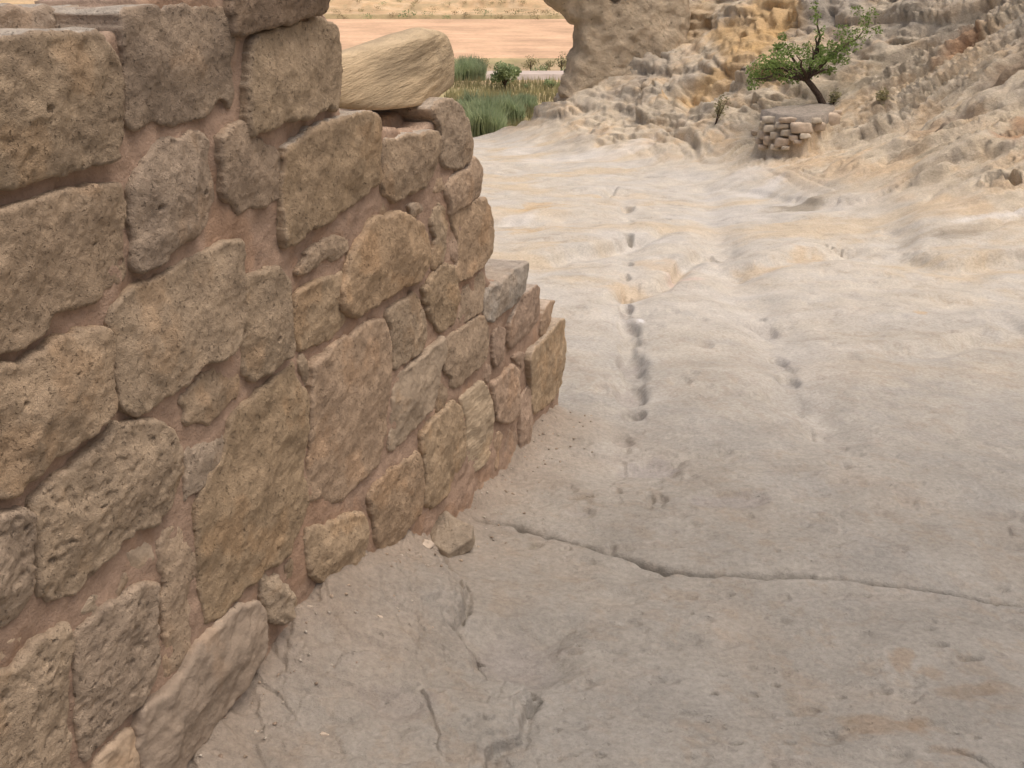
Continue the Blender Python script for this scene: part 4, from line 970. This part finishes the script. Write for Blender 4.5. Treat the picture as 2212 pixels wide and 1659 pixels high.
def leaves(cents, size, rng, flat=.5, aspect=.45):
    """one rhombic, slightly folded leaf per centre"""
    n = len(cents); cents = np.asarray(cents)
    d = rng.normal(0, 1, (n, 3)); d[:, 2] *= flat; d /= np.linalg.norm(d, axis=1, keepdims=True)
    w = rng.normal(0, 1, (n, 3)); w -= (w * d).sum(1, keepdims=True) * d; w /= np.linalg.norm(w, axis=1, keepdims=True)
    L = size * rng.uniform(.7, 1.3, (n, 1))
    V = np.stack([cents - d * L * .5, cents + w * L * aspect * .5, cents + d * L * .5, cents - w * L * aspect * .5], 1).reshape(-1, 3)
    return V, np.arange(4 * n).reshape(n, 4)

TY = on_level(1779, 229)[1]
def tp(px, py, dy=0.0):
    d = ray(px, py); t = (TY + dy) / d[1]
    return np.array([0, 0, EYE]) + d * t
# planter position first (soil surface just under the trunk)
tree_foot = on_level(1779, 229)
tb = tree_foot.copy()
tree = thing('almond_tree', tb, 'small green almond tree leaning left on the rocky bank', 'tree')
parts = []
fork = tp(1742, 172)
trunk = [tp(1783, 236), tree_foot, tp(1768, 205), tp(1754, 186), fork]
parts.append(tube(trunk, [.062, .052, .046, .043, .038]))
tips = []
for bx, by, dy, mids in [(1690, 140, -.1, (1722, 158)), (1640, 150, .05, (1690, 148)), (1625, 170, -.2, (1680, 160)), (1700, 95, .2, (1715, 130)), (1755, 100, 0, (1756, 135)), (1775, 60, .1, (1768, 110)), (1768, 25, .15, (1772, 80)), (1800, 110, .3, (1768, 140)), (1840, 85, .35, (1790, 120)), (1870, 60, .4, (1830, 95)), (1790, 150, -.2, (1765, 158)), (1660, 120, .3, (1700, 140)), (1720, 120, -.4, (1730, 145))]:
    m1 = tp(*mids, dy * .5); e = tp(bx, by, dy)
    path = [fork, (fork + m1) / 2 + RNG.normal(0, .02, 3), m1, (m1 + e) / 2 + RNG.normal(0, .03, 3), e]
    parts.append(tube(path, [.032, .024, .018, .012, .005], 6)); tips.append((path, e))
V, F = join(parts)
mesh_obj('trunk', np.array(V) - tb, F, M_BARK, tree)
cents = []
CL = [(1700, 150, 48, 26), (1650, 152, 42, 24), (1632, 172, 22, 14), (1672, 130, 36, 18), (1700, 108, 40, 18), (1740, 150, 40, 24), (1715, 172, 36, 12), (1755, 115, 34, 26), (1770, 70, 16, 24), (1762, 35, 12, 20), (1795, 110, 36, 22), (1830, 100, 32, 18), (1860, 75, 26, 22), (1868, 45, 18, 16), (1790, 152, 22, 10), (1822, 70, 24, 20), (1690, 80, 12, 10), (1680, 100, 10, 10), (1808, 130, 30, 14), (1625, 188, 14, 8), (1775, 135, 34, 18), (1880, 28, 18, 16), (1850, 22, 14, 14), (1895, 62, 14, 14), (1758, 14, 10, 12)]
for (cx, cy, rx, ry) in CL:
    sparse = .45 if cx > 1745 and cy < 105 else 1.0
    n = int(rx * ry * .58 * sparse)
    dep = RNG.normal(0, .18)
    for _ in range(n):
        while True:
            u = RNG.uniform(-1, 1, 3)
            if u @ u < 1: break
        # clumpy
        if noise(np.array(u[0] * 2.5 + cx), np.array(u[1] * 2.5 + cy), np.array(u[2] * 2.5)) < -.25: continue
        cents.append(tp(cx + u[0] * rx, cy + u[1] * ry, dep + u[2] * rx * .0055))
V, F = leaves(cents, .050, RNG, flat=.8)
mesh_obj('crown', V - tb, F, M_LEAF, tree, smooth=False)

# planter: little retaining wall of dry stones holding a patch of dark soil
plb = on_level(1712, 262) - np.array([0, 0, .3])
planter = thing('planter', plb, 'low dry-stone terrace holding dark soil below the almond tree', 'planter')
cen = TER.mean(0)
V = []; F = []
n = len(TER)
TERs = chaikin(TER, 2); n = len(TERs)
RK = [(1.02, -.10), (.99, .03), (.8, .035), (.55, .045), (.3, .05), (.08, .05)]
for k_, dz in RK:
    for p in TERs:
        w_ = cen + (p - cen) * k_
        V.append((w_[0], w_[1], TZ + dz + (RNG.uniform(-.012, .012) if dz > 0 else 0)))
for k in range(len(RK) - 1):
    for i in range(n):
        F.append((k * n + i, k * n + (i + 1) % n, (k + 1) * n + (i + 1) % n, (k + 1) * n + i))
F.append(tuple(range((len(RK) - 1) * n, len(RK) * n)))
mesh_obj('soil', np.array(V) - plb, F, M_SOIL, planter, tint=np.tile(np.array([.29, .25, .205]), (len(V), 1)))
DRY = [(1668, 256, 30, 8, 0), (1705, 258, 40, 7, 1), (1753, 258, 24, 8, 0), (1788, 258, 26, 16, 1), (1800, 246, 18, 10, 1), (1730, 274, 26, 14, 1), (1765, 272, 18, 12, 1), (1690, 270, 18, 9, 0), (1665, 275, 18, 9, 0), (1650, 268, 12, 8, 0),
       (1700, 284, 16, 9, 0), (1675, 290, 18, 9, 0), (1650, 290, 14, 9, 1), (1660, 302, 15, 11, 1), (1688, 304, 18, 11, 1), (1712, 296, 12, 8, 1), (1737, 291, 14, 7, 0), (1640, 302, 10, 8, 1), (1672, 316, 12, 7, 0), (1645, 315, 12, 6, 1), (1718, 279, 7, 6, 2), (1695, 317, 9, 5, 0), (1630, 285, 9, 7, 1), (1722, 304, 10, 6, 1)]
for i, (px, py, rx, ry, k) in enumerate(DRY):
    c = ghit(px, py + 1); yy = c[1]; c = c + np.array([0, -.03, .0])
    sx, sz = .9 * rx * yy / FPX, .9 * ry * yy / FPX
    cor = np.array([(a_, b_, c_) for a_ in (-1, 1) for b_ in (-1, 1) for c_ in (-1, 1)], float)
    pts = c + (cor * RNG.uniform(.62, 1.08, (8, 3))) * np.array([sx, .06, sz])
    o_, _ = rock('stone', pts, M_SMOOTH, [(.50, .425, .325), (.50, .40, .30), (.56, .50, .42)][k], soft=40, rough=.016, freq=9, nu=22, nv=14, seed=40 + i, parent=planter, base=plb, dark=.15)

# saplings and dry grass on the bank
def sapling(px, py, hpx, label, cat, mat, nleaf, seed, name='sapling', stem=True):
    rg = np.random.default_rng(seed)
    b = ghit(px, py); dist = b[1]
    h = hpx * dist / FPX
    t = thing(name, b, label, cat)
    ps = []; cs = []
    for k in range(4):
        tip = np.array([rg.normal(0, .16) * h, rg.normal(0, .12) * h, h * rg.uniform(.55, 1)])
        mid = tip * .5 + rg.normal(0, .03, 3) * h
        ps.append(tube([np.array([0, 0, -.02]), mid, tip], [.010, .007, .003], 5))
        for _ in range(nleaf // 4):
            u = rg.uniform(.35, 1.05); p = mid * 2 * u * (1 - u) + tip * u * u
            cs.append(p + rg.normal(0, .035, 3))
    V, F = join(ps); mesh_obj('stem', V, F, M_BARK, t)
    V, F = leaves(cs, .055, rg); mesh_obj('foliage', V, F, mat, t, smooth=False)
sapling(1545, 268, 55, 'thin sapling growing from the bare bank left of the almond tree', 'sapling', M_OLIVE, 160, 3)
sapling(1800, 226, 20, 'small shrub at the foot of the almond trunk', 'shrub', M_OLIVE, 120, 4, 'low_shrub')
sapling(1905, 222, 26, 'low dark shrub in a cleft right of the almond tree', 'shrub', M_OLIVE, 140, 5, 'low_shrub')

def grass_tuft(name, b, h, w, n, mat, label, cat, seed, group=None):
    rg = np.random.default_rng(seed)
    V = []; F = []
    for k in range(n):
        a = rg.uniform(0, 2 * math.pi); r0 = w * .35 * math.sqrt(rg.uniform()); lean = rg.uniform(.1, .5) * w
        p0 = np.array([r0 * math.cos(a), r0 * math.sin(a), -.02]); hh = h * rg.uniform(.55, 1.1)
        p1 = p0 * 1.3 + np.array([math.cos(a) * lean * .4, math.sin(a) * lean * .4, hh * .6]); p2 = p0 * 1.5 + np.array([math.cos(a) * lean, math.sin(a) * lean, hh])
        th = rg.uniform(0, math.pi); wv = np.array([math.cos(th), math.sin(th), 0]) * h * .022
        o = len(V); V += [p0 - wv, p0 + wv, p1 + wv * .7, p1 - wv * .7, p2]
        F += [(o, o + 1, o + 2, o + 3), (o + 3, o + 2, o + 4)]
    ob = mesh_obj(name, np.array(V), F, mat, smooth=False, loc=b)
    return tag(ob, label, cat, group)
gb = px3(1452, 95, 18.9 / ray(1452, 95)[1] * 1.0)
grass_tuft('dry_grass_tuft', ghit(1452, 95), .55, .30, 70, M_STRAW, 'orange dry grass tuft growing on the rocks below the grey overhang', 'grass', 8)

# ================================================================== VALLEY
VZ = -12.0
def vpt(px, py, z=VZ):
    d = ray(px, py); t = (z - EYE) / d[2]
    return np.array([0, 0, EYE]) + d * t
FAR_Y = vpt(1000, 42)[1]; NEAR_Y = vpt(1000, 122)[1]; ROAD_Y = vpt(1000, 168)[1]
def valley_h(x, y):
    z = VZ + .35 * fbm(x * .02, y * .02, octaves=3, seed=400) + 0 * x
    z = np.where((y > NEAR_Y - 6) & (y < FAR_Y), VZ + .05 * noise(x * .05, y * .05, seed=1), z)
    b = y - FAR_Y
    z = z + 1.0 * ss(0, 2.0, b) + .10 * np.maximum(b - 6, 0) + ss(5, 20, b) * .9 * fbm(x * .05, y * .10, octaves=4, seed=402)
    for k, s_ in enumerate((16, 34, 58)):
        z = z + .9 * ss(0, 2.5, b - s_ - 4 * noise(x * .03, y * 0 + k, seed=410 + k))
    return z
vx = np.concatenate([np.linspace(-700, -60, 40), np.linspace(-58, 30, 130), np.linspace(34, 700, 40)])
vy = np.concatenate([np.linspace(-60, 60, 20), np.linspace(62, FAR_Y - 5, 160), np.linspace(FAR_Y - 4, FAR_Y + 90, 190), np.linspace(FAR_Y + 95, 1400, 60)])
VX, VY = np.meshgrid(vx, vy); VZZ = valley_h(VX, VY)
vt = np.empty(VX.shape + (3,), np.float32); vt[:] = C(.40, .30, .18)
n1 = fbm(VX * .06, VY * .06, octaves=4, seed=420); n2 = fbm(VX * .35, VY * .5, octaves=3, seed=421)
def vb(mask, c):
    global vt
    mk = np.clip(mask, 0, 1)[..., None]; vt = vt * (1 - mk) + c * mk
vb(.7 * ss(-.2, .4, n1 + .4 * n2), C(.30, .27, .13))
vb(.5 * ss(.1, .6, n2), C(.50, .37, .22))
fb = ss(0, 3, VY - FAR_Y)
vb(fb * .9, C(.56, .385, .22)); vb(fb * .65 * ss(-.1, .5, n1 * .7 + n2), C(.38, .30, .175)); vb(fb * .5 * ss(.15, .6, -n2), C(.62, .48, .31))
vb(ss(-.5, .3, VY - FAR_Y) * (1 - ss(2.0, 4, VY - FAR_Y)) * .6, C(.33, .26, .13))
ids = np.arange(VX.size).reshape(VX.shape)
F = np.stack([ids[:-1, :-1], ids[:-1, 1:], ids[1:, 1:], ids[1:, :-1]], -1).reshape(-1, 4)
tag(mesh_obj('valley_ground', np.stack([VX, VY, VZZ], -1).reshape(-1, 3), F, M_EARTH, tint=vt.reshape(-1, 3)), kind='structure')
# ploughed field
fx = np.linspace(-120, 120, 200); fy = np.linspace(NEAR_Y - 3, FAR_Y - .4, 160)
FX, FY = np.meshgrid(fx, fy)
FZ = VZ + .13 + .03 * fbm(FX * .4, FY * 1.2, octaves=3, seed=430)
FZ[0] -= .4; FZ[-1] -= .3
ft = np.empty(FX.shape + (3,), np.float32); ft[:] = C(.61, .40, .255)
ft = ft * (1 + .05 * np.sin(FY * 2.2 + .3 * noise(FX * .1, FY * .1, seed=4)))[..., None]
a_ = fbm(FX * .15, FY * .5, octaves=4, seed=431)[..., None]; ft = ft * (1 + .07 * a_)
sp = (.35 * ss(.35, .8, fbm(FX * .5, FY * 1.0, octaves=3, seed=432)))[..., None]; ft = ft * (1 - sp) + C(.50, .36, .2) * sp
ids = np.arange(FX.size).reshape(FX.shape)
F = np.stack([ids[:-1, :-1], ids[:-1, 1:], ids[1:, 1:], ids[1:, :-1]], -1).reshape(-1, 4)
tag(mesh_obj('ploughed_field', np.stack([FX, FY, FZ], -1).reshape(-1, 3), F, M_EARTH, tint=ft.reshape(-1, 3)), kind='structure')
# country road
rx_ = np.linspace(-130, 110, 100)
ry_ = ROAD_Y + 2.5 - .03 * (rx_ + 3) + .6 * np.sin(rx_ * .08)
zz_r = valley_h(rx_, ry_)
V = []
for x, y, z in zip(rx_, ry_, np.maximum(zz_r, VZ) + .35):
    V += [(x, y - 2.6, z - .9), (x, y - 1.9, z), (x, y + 1.9, z + .03), (x, y + 2.6, z - .9)]
F = []
for i in range(len(rx_) - 1):
    for k in range(3): F.append((i * 4 + k, (i + 1) * 4 + k, (i + 1) * 4 + k + 1, i * 4 + k + 1))
tag(mesh_obj('country_road', V, F, M_ROAD, smooth=False), kind='structure')

def crown_mesh(w, h, n, leaf, seed, lobes=7):
    rg = np.random.default_rng(seed)
    L = [(rg.uniform(-.55, .55) * w * .5, rg.uniform(-.5, .5) * w * .5, h * rg.uniform(.35, .8), rg.uniform(.28, .5) * w * .55) for _ in range(lobes)]
    cs = []
    for k in range(n):
        lx, ly, lz, lr = L[rg.integers(lobes)]
        v = rg.normal(0, 1, 3); v /= np.linalg.norm(v); rr = lr * rg.uniform(.45, 1.08)
        p = np.array([lx, ly, lz]) + v * rr * np.array([1, 1, .75])
        p[2] = max(p[2], .05 * h); cs.append(p)
    return leaves(cs, leaf, rg, flat=1.0, aspect=.6)

def bush(name, px, py, wpx, hpx, mat, label, cat, seed, group=None, trunk=True, n=420, z=None):
    p = vpt(px, py)
    p[2] = float(valley_h(np.array([p[0]]), np.array([p[1]]))[0])
    if z is not None: p = z
    w = wpx * p[1] / FPX; h = hpx * p[1] / FPX
    V, F = crown_mesh(w, h, n, max(.12, w * .075), seed)
    if trunk:
        t = thing(name, p, label, cat, group)
        mesh_obj('crown', V, F, mat, t, smooth=False)
        ps = [tube([(0, 0, -.2), (.02 * w, 0, h * .3), (.0, .02 * w, h * .55)], [.05 * h, .04 * h, .02 * h], 6)]
        for k in range(4):
            a = k * 1.6; ps.append(tube([(0, 0, h * .2), (math.cos(a) * w * .2, math.sin(a) * w * .2, h * .6)], [.03 * h, .012 * h], 5))
        v, f = join(ps); mesh_obj('trunk', v, f, M_BARK, t)
    else:
        o = mesh_obj(name, V, F, mat, smooth=False, loc=p); tag(o, label, cat, group)

bush('bushy_tree', 1090, 192, 78, 66, M_BUSH, 'bushy green tree standing in front of the pale road', 'tree', 1, n=1500)
bush('roadside_bush', 1190, 192, 44, 28, M_BUSH, 'loose green bush on the near side of the road by the rock edge', 'bush', 2, n=420)
bush('roadside_bush', 1140, 190, 26, 16, M_BUSH, 'low dark green bush touching the right foot of the bushy tree', 'bush', 12, n=260)
for i, (px, py, w, h, mt, lb) in enumerate([
    (1146, 152, 44, 38, M_OLIVE, 'rounded olive-brown bush right behind the bushy tree, beyond the road'),
    (1180, 153, 40, 30, M_OLIVE, 'olive bush beyond the road, second right of the bushy tree'),
    (1212, 152, 44, 42, M_OLIVE, 'tall olive bush beyond the road, nearest the rock pillar'),
    (1240, 154, 40, 34, M_OLIVE, 'olive bush beyond the road, partly hidden by the rock pillar foot'),
    (1046, 156, 36, 34, M_OLIVE, 'olive green bush between the far reeds and the bushy tree'),
    (1166, 158, 44, 18, M_BUSH, 'low green bush on the far verge of the road'),
    (1228, 158, 40, 16, M_BUSH, 'low green bush on the far verge close to the pillar')]):
    bush('verge_bush', px, py, w, h, mt, lb, 'bush', 30 + i, 'bushes between the road and the field', n=380)

def reeds(name, px, py, wpx, hpx, n, label, seed, dep=5.0, mat=M_REED):
    rg = np.random.default_rng(seed)
    c = vpt(px, py); c[2] = float(valley_h(np.array([c[0]]), np.array([c[1]]))[0])
    w = wpx * c[1] / FPX; h = hpx * c[1] / FPX
    V = []; F = []
    for k in range(n):
        x = rg.uniform(-.5, .5) * w; y = rg.uniform(0, dep); hh = h * rg.uniform(.6, 1.05) * (1 - .35 * abs(x / w * 2) ** 3)
        hh *= .85 + .25 * float(noise(np.array(x * .8), np.array(y * .8), seed=seed))
        th = rg.uniform(0, math.pi); wd = np.array([math.cos(th), math.sin(th), 0]) * rg.uniform(.04, .08)
        ln = rg.normal(0, .18, 2) * hh
        p0 = np.array([x, y, -.1]); p1 = np.array([x + ln[0] * .25, y + ln[1] * .25, hh * .6]); p2 = np.array([x + ln[0], y + ln[1], hh])
        o = len(V); V += [p0 - wd, p0 + wd, p1 + wd, p1 - wd, p2]; F += [(o, o + 1, o + 2, o + 3), (o + 3, o + 2, o + 4)]
        if rg.uniform() < .6:
            q0 = p0 + (p1 - p0) * rg.uniform(.4, 1); e = q0 + np.array([rg.normal(0, .35), rg.normal(0, .3), rg.uniform(.1, .5)])
            o = len(V); V += [q0 - wd * .8, q0 + wd * .8, e]; F += [(o, o + 1, o + 2)]
    tag(mesh_obj(name, np.array(V), F, mat, smooth=False, loc=c), label, 'reeds', 'reed clumps in the valley')
reeds('reed_clump', 1014, 170, 66, 48, 1300, 'blue-green reed clump beyond the road beside the boulder', 50)
reeds('reed_clump', 1050, 300, 80, 92, 2000, 'tall blue-green reeds nearest the wall, just left of the rock edge', 51, 4)
reeds('reed_clump', 1095, 262, 70, 62, 1500, 'reeds with yellower tips behind the tallest reeds', 52, 4)
reeds('reed_clump', 1010, 262, 60, 62, 1200, 'loose green reeds close behind the end of the wall', 53, 4)
reeds('reed_clump', 1135, 235, 46, 40, 700, 'small reed clump running up to the pale rock edge', 54, 4)

# ground cover between the reeds and the road
rg = np.random.default_rng(77)
V = []; F = []
for k in range(9000):
    px = rg.uniform(960, 1260); py = rg.uniform(172, 330)
    p = vpt(px, py)
    if noise(np.array(p[0] * .25), np.array(p[1] * .18), seed=77) < -.15: continue
    p[2] = float(VZ)
    hh = rg.uniform(.25, .8); th = rg.uniform(0, math.pi); wd = np.array([math.cos(th), math.sin(th), 0]) * .06
    e = p + np.array([rg.normal(0, .12), rg.normal(0, .12), hh])
    o = len(V); V += [p - wd - [0, 0, .3], p + wd - [0, 0, .3], e]; F += [(o, o + 1, o + 2)]
gc = mesh_obj('meadow_grass', np.array(V), F, M_GRASS, smooth=False)
tag(gc, 'olive and straw coloured rough grass on the valley floor', 'grass', kind='stuff')

# scrub scattered on the slope beyond the field
rg = np.random.default_rng(99)
ORD = 'first second third fourth fifth sixth seventh eighth ninth tenth eleventh twelfth thirteenth fourteenth fifteenth sixteenth'.split()
ROWN = ['uppermost', 'middle', 'lowest']
def scrub_row(py): return 0 if py < 19 else (1 if py < 33 else 2)
def scrub_label(px, py, mt):
    row = scrub_row(py); k_ = sum(1 for a in SCRUB if scrub_row(a[1]) == row and a[0] < px)
    return '%s scrub bush, %s from the left in the %s row beyond the field' % (['dry brown', 'olive', 'greenish'][mt], ORD[k_], ROWN[row])
k = 0
SCRUB = [(730, 30, 26, 10, 0), (752, 26, 22, 10, 0), (784, 28, 26, 12, 1), (815, 22, 24, 10, 0), (827, 14, 22, 12, 2), (880, 38, 60, 10, 2), (890, 18, 26, 14, 1), (850, 36, 30, 8, 0), (925, 36, 30, 9, 2), (940, 24, 26, 10, 0), (965, 16, 22, 12, 1), (985, 30, 30, 10, 0), (1010, 38, 34, 9, 0),
                         (1035, 30, 34, 14, 1), (1052, 34, 30, 10, 2), (1060, 14, 24, 14, 1), (1085, 10, 26, 12, 1), (1100, 34, 30, 12, 0), (1122, 32, 32, 14, 1), (1150, 34, 30, 12, 0), (1175, 30, 28, 10, 0), (1195, 36, 30, 10, 1), (1040, 6, 24, 10, 1), (1000, 8, 22, 8, 0), (900, 5, 26, 8, 0), (860, 6, 24, 8, 1), (770, 8, 26, 8, 0), (1130, 10, 26, 10, 1), (1105, 2, 26, 10, 1), (960, 40, 40, 7, 2), (800, 39, 40, 7, 2), (740, 40, 36, 6, 0), (1080, 40, 40, 6, 0), (1160, 41, 40, 6, 0)]
for px, py, w, h, mt in SCRUB:
    d = ray(px, py + 2); tt_ = np.arange(200, 460, .4)
    xs, ys, zs = d[0] * tt_, d[1] * tt_, EYE + d[2] * tt_
    bl = zs < valley_h(xs, ys); j = int(np.argmax(bl)) if bl.any() else 300
    p = np.array([xs[j], ys[j], valley_h(xs[j:j + 1], ys[j:j + 1])[0]])
    bush('scrub_bush', px, py, w, h, [M_DRYSC, M_OLIVE, M_BUSH][mt], scrub_label(px, py, mt), 'bush', 200 + k, 'scrub bushes on the far slope', trunk=False, n=90, z=p)
    k += 1
